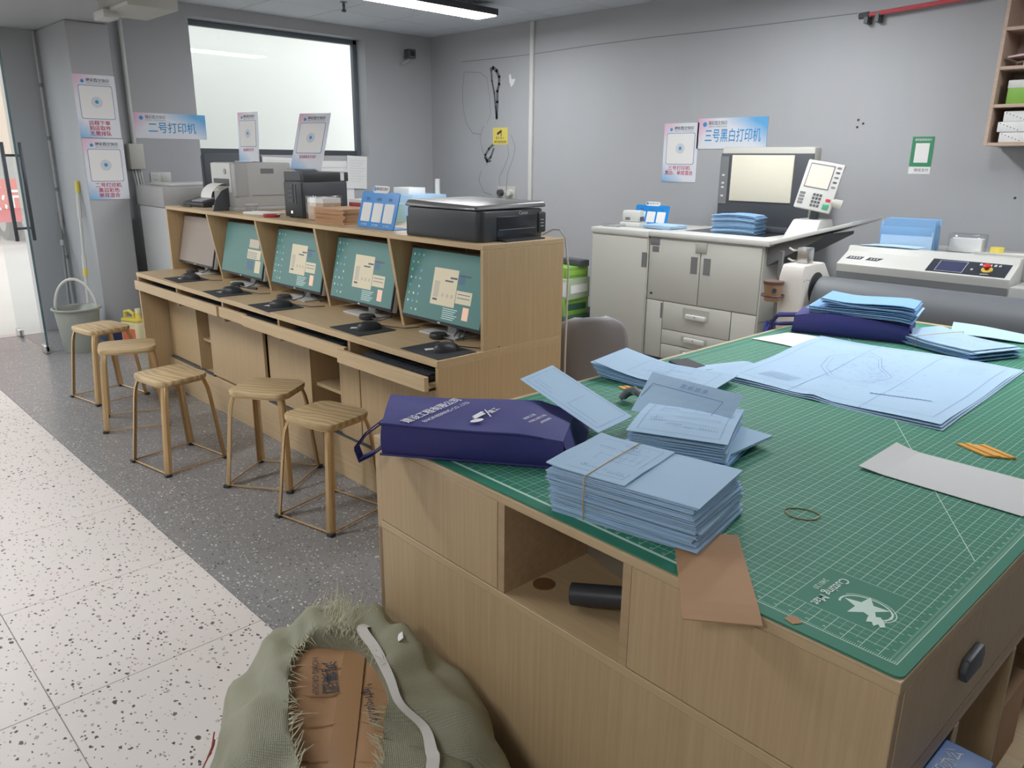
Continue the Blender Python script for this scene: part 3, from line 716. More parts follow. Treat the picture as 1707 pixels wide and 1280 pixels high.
for (ra, rb, s0, s1) in ((.034, .037, -60, 200), (.040, .0415, -40, 150)):
    for k in range(30):
        a, c_ = R(s0+(s1-s0)*k/30), R(s0+(s1-s0)*(k+1)/30)
        b.add([(sx+r_*math.cos(q)*1.05, sy+r_*math.sin(q)*.8, MZ+.0003) for q, r_ in ((a, ra), (c_, ra), (c_, rb), (a, rb))], [(0, 1, 2, 3)])
b.add([(sx+p[0], sy+p[1], MZ+.0007) for p in ((.012, -.020), (.026, -.010), (.034, -.018), (.041, -.030), (.036, -.036), (.031, -.030), (.028, -.039), (.022, -.031), (.016, -.036))], [tuple(range(9))])
b.build('printed_logo', MWH, cm, local=True)
for k in range(1, 24): text(str(k), .0075, MWH, cm, rotm(-.019-k*.0254-.004, .0315+.0125), name='printed_scale')
for k in range(1, 24): text(str(k), .0075, MWH, cm, rotm(-.0335, .0315+k*.0254+.004), name='printed_scale')

# ================================================================== BLUE PLANS
def sheet_mesh(L, W, t, bend, seed, m, loop=True):
    r2 = random.Random(seed); p1, p2 = r2.uniform(0, 6), r2.uniform(0, 6)
    b = MB()
    def f(u, v):
        x, y = (u-.5)*L, (v-.5)*W
        return (x, y, t+bend*(.35*math.sin(5*u+p1)+.3*math.sin(4*v+p2)*(2*u-1)))
    b.slab(f, 8, 3, t)
    return b.mesh('folded_sheet', m)
SHEETS = {}
def pile(t, n, L, W, thick, z0, jit=.006, jr=2.5, bend=.0012, m=None, seed=1, lean=(0, 0), rz=0, cx=0, cy=0, name='folded_sheet'):
    """n folded sheets stacked as parts of thing t (local coordinates of t)"""
    m = m or BLUE; r2 = random.Random(seed); out = []
    for i in range(n):
        k = (round(L, 3), round(W, 3), round(thick, 4), bend, i % 4, m.name)
        if k not in SHEETS: SHEETS[k] = sheet_mesh(L, W, thick*.72, bend, seed+i % 4, m)
        o = bpy.data.objects.new(name, SHEETS[k]); COL.objects.link(o); o.parent = t; XF[o.name] = xf(t)
        o.location = (cx+r2.uniform(-jit, jit)+lean[0]*i, cy+r2.uniform(-jit, jit)+lean[1]*i, z0+i*thick)
        o.rotation_euler = (0, 0, rz+R(r2.uniform(-jr, jr))); out.append(o)
    return out
def band(t, L0_, L1_, H, x, r_=.0012, m=None):
    """rubber band round a pile: across the width at local x"""
    P = [(x, L0_, 0.002), (x, L0_-.002, H*.5), (x, L0_, H), (x, (L0_+L1_)/2, H+.001), (x, L1_, H), (x, L1_+.002, H*.5), (x, L1_, .002)]
    MB().tube(P, r_, 6).build('rubber_band', m or mat('rubber_band', (206, 178, 130), rough=.6), t, local=True, smooth=True)
def plan_print(t, x0, x1, y0, y1, z, seed, zf=None, dense=1.0, title=None, parent=None, w=.0007):
    """thin printed lines of a drawing lying on a sheet"""
    r2 = random.Random(seed); b = MB(); zf = zf or (lambda x, y: z)
    def ln(xa, ya, xb, yb, w_=w):
        k = max(1, int(max(abs(xb-xa), abs(yb-ya))/.03)); d = Vector((xb-xa, yb-ya, 0))
        if d.length < 1e-6: return
        n_ = Vector((-d.y, d.x, 0)).normalized()*w_/2
        for i in range(k):
            p = Vector((xa, ya, 0)).lerp(Vector((xb, yb, 0)), i/k); q = Vector((xa, ya, 0)).lerp(Vector((xb, yb, 0)), (i+1)/k)
            b.add([(v.x, v.y, zf(v.x, v.y)+.0007) for v in (p-n_, q-n_, q+n_, p+n_)], [(0, 1, 2, 3)])
    mx, my = (x1-x0)*.06, (y1-y0)*.06
    for (a, c_, d, e) in ((x0+mx, y0+my, x1-mx, y0+my), (x1-mx, y0+my, x1-mx, y1-my), (x1-mx, y1-my, x0+mx, y1-my), (x0+mx, y1-my, x0+mx, y0+my)): ln(a, c_, d, e, w*1.3)
    for i in range(int(16*dense)):
        xa, ya = r2.uniform(x0+2*mx, x1-2*mx), r2.uniform(y0+2*my, y1-2*my)
        if r2.random() < .5: ln(xa, ya, min(x1-2*mx, xa+r2.uniform(.03, .16)), ya)
        else: ln(xa, ya, xa, min(y1-2*my, ya+r2.uniform(.02, .09)))
    for i in range(int(10*dense)):
        xa, ya = r2.uniform(x0+2*mx, x1-4*mx), r2.uniform(y0+2*my, y1-2*my)
        for k in range(r2.randint(3, 7)): ln(xa+k*.006, ya, xa+k*.006+.003, ya, .003)
    tag(b.build('printed_drawing', BLUELINE, parent or t, local=True), kind='stuff')
    if title: text(title, .013, BLUELINE, t, Matrix.Translation((0, (y1-my*2.4) if True else 0, z+.0012)), name='printed_title', spacing=1.4)

ZM = .8032
# the big banded pile near the table edge
t = thing('plan_pile', 'thick banded pile of folded blue plans beside the brown envelope', 'paper pile', M=tl(-.522, .151, ZM, R(10.9)))
n1 = 27; th1 = .00285
pile(t, n1, .292, .205, th1, 0, .005, 1.6, .0016, seed=11, lean=(-.0006, .0002))
H1 = n1*th1
pile(t, 2, .292, .205, .003, H1+.0003, .004, 1, .001, seed=5, cx=-.012, cy=.004)
hs = MB(); hs.slab(lambda u, v: ((-.165+u*.165), (v-.5)*.205+.006, .0032+.0015*math.sin(6*v)+.004*max(0, 1-u*5)), 6, 3, .0022)
o = hs.build('folded_flap', BLUE, t, local=True); o.location = (0, 0, H1+.0065)
plan_print(t, -.16, -.005, -.09, .10, H1+.0100, 3, dense=1.0)
band(t, -.107, .109, H1+.011, -.075)
# second pile with a title sheet slipped in
t = thing('plan_pile', 'pile of folded blue plans with a titled sheet sticking out at the back', 'paper pile', M=tl(-.672, .49, ZM, R(24)))
pile(t, 8, .205, .285, .0028, 0, .006, 3, .0012, seed=21, rz=R(-10), cx=.015, cy=-.02, m=BLUED)
pile(t, 2, .21, .29, .0028, .0225, .004, 2, .001, seed=22, rz=R(-22), cx=.02, cy=0)
pile(t, 13, .205, .285, .0029, .0285, .004, 1.5, .0022, seed=23)
z2 = .0285+13*.0029
def quadsheet(c4, lift, nu, nv, th):
    A, B_, C_, D_ = [Vector(p) for p in c4]
    b = MB()
    def f(u, v):
        p = A.lerp(B_, u).lerp(D_.lerp(C_, u), v); p.z += lift(u, v); return tuple(p)
    b.slab(f, nu, nv, th); return b, f
iv = xf(t).inverted() @ TF
TC = [iv @ Vector(p) for p in ((-.822, .47, .860), (-.594, .51, .860), (-.602, .60, .922), (-.862, .598, .924))]
b, f = quadsheet(TC, lambda u, v: 0, 6, 4, .0012); b.build('title_sheet', BLUE, t, local=True)
ex = (TC[2]-TC[3]).normalized(); en = ex.cross((TC[3]-TC[0])).normalized(); ey = en.cross(ex)
MT = Matrix.Translation((TC[2]+TC[3])/2+en*.0016) @ Matrix([ex, ey, en]).transposed().to_4x4()
text('图纸目录', .016, BLUELINE, t, MT @ T3(.01, -.024, 0), name='printed_title', spacing=1.5)
b = MB()
for (p0, p1, p2, p3) in ((-.10, -.040, .10, -.0385), (-.10, -.09, -.0985, -.04), (.0985, -.09, .10, -.04)): b.box(p0, p2, p1, p3, 0, .0003, M=MT)
b.build('printed_frame', BLUELINE, t, local=True)
ts = MB(); ts.slab(lambda u, v: ((u-.5)*.215, (v-.5)*.225-.03, .004+.012*math.sin(PI*v)*(.4+.6*math.sin(PI*u))), 8, 6, .0015); o = ts.build('top_sheet', BLUE, t, local=True); o.location = (0, 0, z2+.0022)
plan_print(t, -.1, .1, -.14, .08, z2+.006, 8, zf=lambda x, y: z2+.0066+.012*math.sin(PI*min(1, max(0, (y+.03)/.225+.5)))*(.4+.6*math.sin(PI*(x/.215+.5))))
# third pile by the phone
t = thing('plan_pile', 'low curling pile of blue plans between the phone and the titled pile', 'paper pile', M=tl(-1.045, .90, ZM, R(12)))
def curl(u): return .030*max(0, (.45-u))**1.3*2.2
for i in range(6):
    b = MB(); b.slab(lambda u, v: ((u-.5)*.33-.008*i*(1-u), (v-.5)*.20+.004*i, .003+.0034*i+(curl(u)*(.5+.1*i))), 8, 3, .0024)
    b.build('folded_sheet', BLUE if i % 2 else BLUED, t, local=True)
b = MB(); b.slab(lambda u, v: ((u-.5)*.37+.0, (v-.5)*.215+.01, .024+curl(u)*1.25), 10, 3, .0014); b.build('top_sheet', BLUE, t, local=True)
plan_print(t, -.10, .16, -.08, .10, .0, 12, zf=lambda x, y: .0245+curl(x/.37+.5)*1.25)
# loose sheet resting on the bag
def quadsheet(c4, lift, nu, nv, th):
    A, B_, C_, D_ = [Vector(p) for p in c4]
    b = MB()
    def f(u, v):
        p = A.lerp(B_, u).lerp(D_.lerp(C_, u), v); p.z += lift(u, v); return tuple(p)
    b.slab(f, nu, nv, th); return b, f
t = thing('loose_plan', 'single blue plan resting half on the navy bag', 'paper', M=tl(-.95, .40, ZM))
b, f = quadsheet([(-.150, -.035, .085), (.178, -.105, .058), (.140, .062, .052), (-.192, .125, .088)], lambda u, v: .004*math.sin(3*u+1)-.003*v+.006*(1-u)**4, 8, 4, .0016)
b.build('folded_sheet', BLUE, t, local=True)
b = MB()
def onf(u, v): p = Vector(f(u, v)); p.z += .0012; return p
for (ua, va, ub, vb) in ((.05, .08, .95, .08), (.95, .08, .95, .92), (.95, .92, .05, .92), (.05, .92, .05, .08), (.55, .2, .9, .2), (.55, .2, .55, .7), (.1, .2, .35, .2), (.1, .3, .3, .3)):
    for k in range(8):
        p, q = onf(ua+(ub-ua)*k/8, va+(vb-va)*k/8), onf(ua+(ub-ua)*(k+1)/8, va+(vb-va)*(k+1)/8); d = (q-p); nn = Vector((-d.y, d.x, 0)).normalized()*.0005
        b.add([tuple(x) for x in (p-nn, q-nn, q+nn, p+nn)], [(0, 1, 2, 3)])
tag(b.build('printed_drawing', BLUELINE, t, local=True), kind='stuff')

# large unfolded plan
t = thing('unfolded_plan', 'large unfolded blue site plan spread across the mat', 'paper', M=tl(-.66, 1.45, ZM))
C4 = [(-.272, -.392, 0), (.336, -.388, 0), (.30, .408, 0), (-.354, .388, 0)]
def wav(u, v, s=0): return .0045+.0035*math.sin(7*u+2*v+s)+.003*math.sin(9*v+s)+.006*math.exp(-((u-.5)/.02)**2)*0+.008*math.exp(-((u-.46)/.05)**2)*math.exp(-(v/.12)**2)
for i in range(3):
    s = 1+.006*(2-i)
    b, f = quadsheet([(p[0]*s-.003*i, p[1]*s+.004*i, .0015*i) for p in C4], lambda u, v, i=i: wav(u, v, i*.5)*(.35+.3*i), 22, 22, .0008)
    b.build('plan_layer', BLUE, t, local=True, smooth=True, angle=60)
b, g = quadsheet([(-.44, -.43, .006), (-.28, -.41, .004), (-.29, -.17, .006), (-.345, -.20, .010)], lambda u, v: .004*math.sin(4*u), 8, 6, .001); b.build('plan_corner', BLUE, t, local=True, smooth=True)
top = f; b = MB(); r2 = random.Random(4)
def seg(pa, pb, w_):
    p, q = Vector(top(*pa)), Vector(top(*pb)); p.z += .0016; q.z += .0016; d = q-p
    if d.length < 1e-6: return
    nn = Vector((-d.y, d.x, 0)).normalized()*w_/2; b.add([tuple(x) for x in (p-nn, q-nn, q+nn, p+nn)], [(0, 1, 2, 3)])
def poly(P, w_):
    for (p, q) in zip(P[:-1], P[1:]): seg(p, q, w_)
poly([(.05+.9*k/30, .05) for k in range(31)], .0012); poly([(.05+.9*k/30, .95) for k in range(31)], .0012)
poly([(.05, .05+.9*k/30) for k in range(31)], .0012); poly([(.95, .05+.9*k/30) for k in range(31)], .0012)
pts = [(.30, .75), (.22, .62), (.26, .45), (.36, .33), (.48, .30), (.56, .36), (.60, .48), (.50, .60), (.44, .74), (.37, .80), (.30, .75)]
sm = []
for k in range(len(pts)-1):
    for j in range(5): sm.append((pts[k][0]+(pts[k+1][0]-pts[k][0])*j/5, pts[k][1]+(pts[k+1][1]-pts[k][1])*j/5))
poly(sm+[pts[-1]], .0014); poly([(x*.86+.06, y*.86+.07) for x, y in sm], .0009)
for k in range(150):
    a, c_ = r2.gauss(.44, .13), r2.gauss(.52, .15)
    if .08 < a < .9 and .08 < c_ < .9: seg((a, c_), (min(.93, a+r2.uniform(.006, .03)), min(.93, c_+r2.uniform(-.01, .02))), .0013)
for k in range(9): poly([(.12+.018*k, .10), (.14+.018*k, .20)], .002)
for k in range(14): seg((.62+.018*k, .20+.003*k), (.635+.018*k, .205+.003*k), .006)
for k in range(5): poly([(.8, .74+.03*k), (.9, .74+.03*k)], .0015)
tag(b.build('printed_drawing', BLUELINE, t, local=True), kind='stuff')
for u0 in (.333, .666):
    b = MB(); 
    for k in range(24): 
        p, q = Vector(top(u0, k/24)), Vector(top(u0, (k+1)/24)); b.add([(p.x-.001, p.y, p.z+.0008), (p.x+.001, p.y, p.z+.0008), (q.x+.001, q.y, q.z+.0008), (q.x-.001, q.y, q.z+.0008)], [(0, 1, 2, 3)])
    b.build('fold_crease', BLUED, t, local=True)

# banded pile near the far edge
t = thing('plan_pile', 'banded blue plan pile with loose ends, beside the far navy bag', 'paper pile', M=tl(-.612, 2.02, ZM, R(-22)))
for i in range(9):
    b = MB(); e = .004*i
    b.slab(lambda u, v: ((u-.5)*.31+.012*math.sin(i*2.1), (v-.5)*.215+.008*math.cos(i*1.7), .004+.0042*i+.028*max(0, .35-u)*i/9-.004*math.sin(PI*u)*(i/9)), 8, 3, .0026)
    b.build('folded_sheet', BLUE if i > 6 or i % 3 == 0 else BLUED, t, local=True)
band(t, -.112, .112, .043, -.07)
plan_print(t, -.06, .14, -.09, .09, .0405, 31)
b, f = quadsheet([(-.12, -.10, .012), (.17, -.05, .008), (.15, .10, .008), (-.14, .06, .03)], lambda u, v: .003*math.sin(5*u), 8, 4, .002)
solo('loose_plan', b, BLUE, 'loose blue plan lying by the far edge of the worktable, near the grey roller', 'paper', M=tl(-.60, 2.42-.07, ZM, R(8)))
# far navy bag with plans on it
t = thing('navy_bag', 'navy cloth bag lying flat at the far end, under a heap of blue plans', 'bag', M=tl(-.955, 1.93, ZM, R(18)))
def bagtop(u, v): return .078-.012*(2*abs(u-.5))**3+.006*math.sin(5*u)-.02*max(0, v-.7)
b = MB()
b.slab(lambda u, v: ((u-.5)*.40, -.02+v*.27, bagtop(u, v)), 12, 6, .004)
b.grid(lambda u, v: ((u-.5)*.40+.01*(v-.5), -.02-.012*math.sin(PI*v), .002+(bagtop(u, 0)-.003)*v), 12, 5)
b.grid(lambda u, v: (.20+.012*math.sin(PI*v), -.02+u*.27, .002+(bagtop(1, u)-.003)*v), 8, 4); b.grid(lambda u, v: (-.20, .25-u*.27, .002+(bagtop(0, 1-u)-.003)*v), 8, 4)
b.build('bag_body', NAVY, t, local=True, smooth=True)
for s in (0, 1): MB().tube([(-.20, .02+.02*s, .06), (-.27, .03+.03*s, .05), (-.30, .06+.03*s, .01), (-.27, .10, .004), (-.2, .12, .01)], [.008]*5, 6).build('handle', NAVY, t, local=True, smooth=True)
t = thing('plan_pile', 'untidy heap of blue plans on top of the far navy bag', 'paper pile', M=tl(-.94, 2.03, ZM+.080, R(14)))
for i in range(12):
    b = MB(); r2 = random.Random(40+i); a = r2.uniform(-.5, .5)
    b.slab(lambda u, v: ((u-.5)*(.32 if i > 5 else .36)+(.015 if i > 5 else -.01)+a*.02, (v-.5)*.20+a*.02, .003+.0046*i+(.022*max(0, .3-u)*2*(1 if i > 6 else .2)+.006*math.sin(3*u+i))*(i/12)-(.05*max(0, u-.86))), 8, 3, .0026)
    b.build('folded_sheet', BLUED if i % 3 else BLUE, t, local=True)
# white sheets
b, f = quadsheet([(-.165, -.085, 0), (.145, -.085, 0), (.145, .115, 0), (-.168, .108, 0)], lambda u, v: .003+.006*(1-min(1, u*8))*v+.004*(1-min(1, u*6)), 12, 6, .0012)
solo('blank_card', b, mat('grey_white_card', (214, 213, 211), rough=.75), 'blank grey-white card strip lying on the mat beside the yellow chips', 'card', M=tl(-.185, .745, ZM, R(-1)))
b, f = quadsheet([(-.09, -.11, 0), (.10, -.13, 0), (.10, .10, 0), (-.04, .09, 0)], lambda u, v: .002+.002*math.sin(3*u), 6, 6, .0008)
solo('white_sheet', b, PAPERW, 'white sheet tucked between the far navy bag and the unfolded plan', 'paper', M=tl(-1.095, 1.73, ZM, R(4)))
# brown envelope hanging over the edge
b = MB(); b.slab(lambda u, v: ((u-.5)*.112, -v*.27+.27, .0035-.004*max(0, v-.86)/.14), 4, 12, .0022)
solo('brown_envelope', b, KRAFT, 'brown kraft envelope poking over the table edge from under the pile', 'envelope', M=tl(-.2265, -.055, ZM, R(39)))
solo('kraft_scrap', MB().prism([(-.011, -.006), (.004, -.010), (.012, .002), (.0, .011), (-.010, .006)], 0, .001, 'z'), KRAFT, 'tiny brown paper scrap near the mat corner', 'paper scrap', M=tl(-.16, .024, ZM))
# yellow chips, band, phone, pliers
def chips(label, x, y, a, n):
    t = thing('corrugated_offcut', label, 'offcut', M=tl(x, y, ZM, R(a)))
    for k in range(n): MB().prism([(-.045+.008*k, -.028+.014*k), (.04+.008*k, -.028+.014*k), (.046+.008*k, -.016+.014*k), (-.039+.008*k, -.016+.014*k)], 0, .004+.002*(k % 2), 'z').build('yellow_strip', mat('amber_plastic', (240, 178, 82), rough=.45), t, local=True, bevel=.001, seg=1)
chips('yellow ribbed plastic strips lying alone on the mat by the card', -.213, .99, -28, 4)
chips('yellow ribbed strips half under the blue pile by the phone', -1.04, .76, -20, 3)
solo('rubber_band_loop', MB().tube([(.031*math.cos(a)*(1+.05*math.sin(3*a)), .024*math.sin(a), .0012) for a in [2*PI*k/28 for k in range(28)]], .0011, 6, closed=True), mat('rubber_band_tan', (150, 128, 70), rough=.6), 'loose tan rubber band on the mat', 'rubber band', M=tl(-.322, .36, ZM, R(25)), smooth=True)
t = thing('mobile_phone', 'dark mobile phone lying on the mat behind the curling pile', 'phone', M=tl(-1.085, 1.10, ZM, R(-22)))
MB().prism(rrect(-.078, .078, -.037, .037, .008), 0, .009, 'z').build('case', DARKP, t, local=True, bevel=.0015)
MB().prism(rrect(-.074, .074, -.033, .033, .006), .009, .0095, 'z').build('display', BLACKG, t, local=True)
t = thing('binding_pliers', 'grey metal pliers standing between the loose plan and the titled pile', 'tool', M=tl(-.965, .66, ZM, R(30)))
MB().tube([(-.035, 0, .01), (-.02, .004, .03), (0, .006, .036), (.02, 0, .025), (.05, -.01, .008), (.09, -.015, .006)], [.008, .010, .012, .010, .007, .006], 8).build('jaw_and_handle', MIDGREY, t, local=True, smooth=True)
MB().tube([(-.03, .02, .008), (-.015, .02, .022), (.004, .012, .03), (.03, .02, .014), (.09, .028, .006)], [.008, .009, .010, .008, .006], 8).build('jaw_and_handle', DARKP, t, local=True, smooth=True)
MB().cyl((0, -.006, .032), (0, .024, .032), .006, n=10).build('pivot', STEEL, t, local=True, smooth=True)

# ------------------------------------------------------------------ navy bag with white print, near the front corner
def bag_frame(): return tl(-1.083, -.049, ZM, R(37.2))
t = thing('printed_bag', 'navy cloth bag with white company lettering, at the table corner', 'bag', M=bag_frame())
BL, BD, BH = .40, .235, .074
def topz(u, v):
    return BH-.004*math.sin(PI*u)-.030*max(0, u-.78)/.22*(.4+.6*v)-.008*max(0, v-.55)/.45+.004*math.sin(9*u)*math.sin(6*v)
def tp(u, v): return (-.012+u*BL-(.06*v if u < .2 else .0)*(1-u/.2) , -.004+v*BD+.05*v*(u), topz(u, v))
b = MB()
b.grid(tp, 20, 10)
b.grid(lambda u, v: (-.012+u*BL+.012*(1-v)*(u-.1), -.004-.010*math.sin(PI*v)*(1+.4*math.sin(7*u))+.0*v, .001+(topz(u, 0)-.001)*v), 20, 6)
b.grid(lambda u, v: (tp(1, u)[0]+.035*(1-v)**1.5+.01*math.sin(8*u)*v*(1-v), tp(1, u)[1], .001+(tp(1, u)[2]-.001)*v), 10, 5)
b.grid(lambda u, v: (tp(0, 1-u)[0]-.004*math.sin(PI*v), tp(0, 1-u)[1], .001+(tp(0, 1-u)[2]-.001)*v), 10, 5)
b.grid(lambda u, v: (tp(1-u, 1)[0], tp(1-u, 1)[1]+.03*(1-v), .001+(tp(1-u, 1)[2]-.001)*v), 14, 3)
b.build('bag_body', NAVY, t, local=True, smooth=True, angle=60)
MB().tube([(tp(u/20, 0)[0]-.004, -.010, topz(u/20, 0)+.002) for u in range(19)], .0028, 6).build('top_seam', NAVY, t, local=True, smooth=True)
MB().tube([(-.016+u/20*BL, -.010, .004) for u in range(20)], .0028, 6).build('bottom_seam', NAVY, t, local=True, smooth=True)
for s in (0, 1):
    P = [Vector((-.01, .10+.03*s, .045)), Vector((-.035, .06+.02*s, .052)), Vector((-.06, .02+.01*s, .035)), Vector((-.078, .008, .008)), Vector((-.07, .012, -.022)), Vector((-.045, .03, -.012)), Vector((-.015, .05, .012))]
    b = MB()
    b.slab(lambda u, v: tuple(P[min(5, int(u*6))].lerp(P[min(5, int(u*6))+1], u*6-min(5, int(u*6))) + Vector((.0, (v-.5)*.028, .006*s))), 24, 2, .0025)
    b.build('handle', NAVY, t, local=True, smooth=True)
def onbag(x, y, rz, dz=.0025):
    u = (x+.012)/BL; v = (y+.004)/BD; return Matrix.Translation((x, y, topz(min(1, max(0, u)), min(1, max(0, v)))+dz)) @ Matrix.Rotation(rz, 4, 'Z')
text('建设工程有限公司', .030, INKW, t, onbag(.075, .10, R(68), .004), bold=.0006, name='printed_lettering', fit=.20)
text('ENGINEERING CO., LTD', .017, INKW, t, onbag(.108, .10, R(68), .004), name='printed_lettering', fit=.17)
b = MB(); LM = onbag(.205, .105, R(52), .004)
def el(cx, cy, ax, ay, rot=0):
    P = []
    for k in range(20): a = 2*PI*k/20; x, y = ax*math.cos(a), ay*math.sin(a); P.append(tuple(LM @ Vector((cx+x*math.cos(rot)-y*math.sin(rot), cy+x*math.sin(rot)+y*math.cos(rot), 0))))
    b.add(P, [tuple(range(20))])
el(-.045, -.012, .018, .009)
for (x0, y0, x1, y1, w_) in ((-.042, .002, .0, .016, .008), (-.036, .012, .004, .027, .008), (-.004, -.012, .018, .036, .003)):
    d = Vector((x1-x0, y1-y0, 0)); nn = Vector((-d.y, d.x, 0)).normalized()*w_/2
    b.add([tuple(LM @ p) for p in (Vector((x0, y0, 0))-nn, Vector((x1, y1, 0))-nn, Vector((x1, y1, 0))+nn, Vector((x0, y0, 0))+nn)], [(0, 1, 2, 3)])
b.build('printed_logo', INKW, t, local=True)
text('建工', .020, INKW, t, LM @ T3(.030, .018) @ Matrix.Rotation(R(20), 4, 'Z'), name='printed_lettering', bold=.0004)
for k in range(3): text(('建筑工程', '市政公用工程', '装饰装修')[k], .011, INKW, t, onbag(.30+.018*k, .10, R(64), .004), name='printed_lettering')

# ================================================================== WOVEN SACK
def sack_mat():
    m, nt, bs = node_mat('woven_sack')
    tc = N(nt, 'ShaderNodeTexCoord'); mp = N(nt, 'ShaderNodeMapping'); mp.inputs['Rotation'].default_value = (R(20), R(25), R(35)); nt.links.new(tc.outputs['Object'], mp.inputs[0])
    wx = N(nt, 'ShaderNodeTexWave', i_Scale=84.0, i_Distortion=1.2, i_Detail=1.0); wx.bands_direction = 'X'; nt.links.new(mp.outputs[0], wx.inputs['Vector'])
    wy = N(nt, 'ShaderNodeTexWave', i_Scale=84.0, i_Distortion=1.2, i_Detail=1.0); wy.bands_direction = 'Y'; nt.links.new(mp.outputs[0], wy.inputs['Vector'])
    n1 = N(nt, 'ShaderNodeTexNoise', i_Scale=7.0, i_Detail=5.0); nt.links.new(tc.outputs['Object'], n1.inputs['Vector'])
    wv = math_n(nt, 'MULTIPLY', wx.outputs[0], wy.outputs[0])
    f = math_n(nt, 'MULTIPLY_ADD', wv, .5, math_n(nt, 'MULTIPLY', n1.outputs[0], .6))
    nt.links.new(mixc(nt, f, lin((118, 117, 96)), lin((180, 178, 152))), bs.inputs['Base Color']); bs.inputs['Roughness'].default_value = .5
    bp = N(nt, 'ShaderNodeBump', i_Strength=.35, i_Distance=.004); nt.links.new(wv, bp.inputs['Height']); nt.links.new(bp.outputs[0], bs.inputs['Normal'])
    return m
SACK = sack_mat()
def smooth_loop(P, n):
    """closed Catmull-Rom through P, n points per span"""
    out = []; k = len(P); P = [Vector(p) for p in P]
    for i in range(k):
        p0, p1, p2, p3 = P[i-1], P[i], P[(i+1) % k], P[(i+2) % k]
        for j in range(n):
            t_ = j/n
            out.append(.5*((2*p1)+(-p0+p2)*t_+(2*p0-5*p1+4*p2-p3)*t_*t_+(-p0+3*p1-3*p2+p3)*t_**3))
    return out
# rings of the sack (world): foot, belly, shoulder, crest, rim of the torn opening, inside
FOOT = [(-1.36, -.20, 0), (-1.16, -.40, 0), (-.90, -.58, 0), (-.52, -.62, 0), (-.36, -.45, 0), (-.40, -.20, 0), (-.62, -.06, 0), (-.90, -.035, 0), (-1.14, -.035, 0), (-1.33, -.06, 0)]
BELLY = [(-1.40, -.18, .16), (-1.20, -.40, .17), (-.92, -.60, .17), (-.50, -.64, .16), (-.33, -.45, .12), (-.38, -.20, .13), (-.62, -.045, .16), (-.90, -.018, .20), (-1.15, -.018, .20), (-1.36, -.05, .17)]
SHOUL = [(-1.34, -.18, .31), (-1.17, -.37, .34), (-.92, -.55, .35), (-.56, -.60, .30), (-.42, -.44, .22), (-.46, -.20, .24), (-.66, -.055, .30), (-.90, -.016, .36), (-1.12, -.018, .37), (-1.31, -.06, .33)]
CREST = [(-1.25, -.18, .375), (-1.13, -.33, .385), (-.90, -.47, .395), (-.66, -.52, .36), (-.56, -.42, .32), (-.58, -.24, .33), (-.70, -.12, .37), (-.88, -.07, .405), (-1.06, -.055, .415), (-1.22, -.09, .395)]
RIM = [(-1.155, -.225, .390), (-1.03, -.32, .40), (-.88, -.40, .405), (-.74, -.44, .385), (-.69, -.38, .37), (-.735, -.30, .375), (-.815, -.235, .395), (-.90, -.165, .41), (-1.02, -.140, .415), (-1.12, -.150, .405)]
INN = [(p[0]*.93+-.885*.07, p[1]*.93-.29*.07, p[2]-.055) for p in RIM]
rings = [smooth_loop(q, 10) for q in (FOOT, BELLY, SHOUL, CREST, RIM, INN)]
nr = len(rings[0])
def ringpt(u, v):
    i = int(u*nr) % nr; k = v*5; a = min(4, int(k)); f_ = k-a
    p = rings[a][i].lerp(rings[a+1][i], f_)
    w = math.sin(u*2*PI*9+3*math.sin(v*7))*.010+math.sin(u*2*PI*21+v*11+2*math.sin(v*5))*.0045+math.sin(u*2*PI*5+v*14)*.010+math.sin(u*2*PI*13-v*17)*.004
    amp = math.sin(PI*min(1, v*1.05))
    c_ = Vector((-.88, -.30, .2)); d = (p-c_).normalized(); q = p+d*w*amp
    if q.y > -.012 and v > .02: q.y = -.012
    q.z = max(.001, q.z)
    return tuple(q)
sk = thing('woven_sack', 'torn olive woven sack holding a carton, slumped against the worktable front', 'sack', loc=(-.88, -.32, 0))
b = MB(); NV = 30
vs = [ringpt(i/nr, j/NV) for j in range(NV+1) for i in range(nr)]
b.add(vs, [(j*nr+i, j*nr+(i+1) % nr, (j+1)*nr+(i+1) % nr, (j+1)*nr+i) for j in range(NV) for i in range(nr)])
b.build('sack_cloth', SACK, sk, smooth=True, angle=80)
# frayed threads along the torn rim
r2 = random.Random(9); b = MB()
for i in range(0, nr*5):
    u = (i+r2.random())/(nr*5); k = int(u*nr) % nr; p = Vector(ringpt(u, .8))
    side = k/nr
    d = Vector((-.88, -.30, .40))-p; d.z = 0; d.normalize()
    if .62 < side < .72: continue
    L_ = r2.uniform(.012, .04); e = p+d*L_*r2.uniform(.3, 1)+Vector((r2.uniform(-.015, .015), r2.uniform(-.015, .015), r2.uniform(-.004, .022)))
    tn = Vector((-d.y, d.x, 0))*.0012; b.add([tuple(p-tn), tuple(p+tn), tuple(e+tn*.4), tuple(e-tn*.4)], [(0, 1, 2, 3)])
for i in range(160):      # tuft at the far corner
    p = Vector((-1.20+r2.uniform(-.05, .09), -.10+r2.uniform(-.05, .03), .40)); e = p+Vector((r2.uniform(-.03, .03), r2.uniform(-.02, .03), r2.uniform(.0, .045)))
    b.add([tuple(p-Vector((.0013, 0, 0))), tuple(p+Vector((.0013, 0, 0))), tuple(e+Vector((.0006, 0, 0))), tuple(e-Vector((.0006, 0, 0)))], [(0, 1, 2, 3)])
tag(b.build('frayed_threads', mat('sack_thread', (190, 186, 156), rough=.6), sk), kind='stuff')
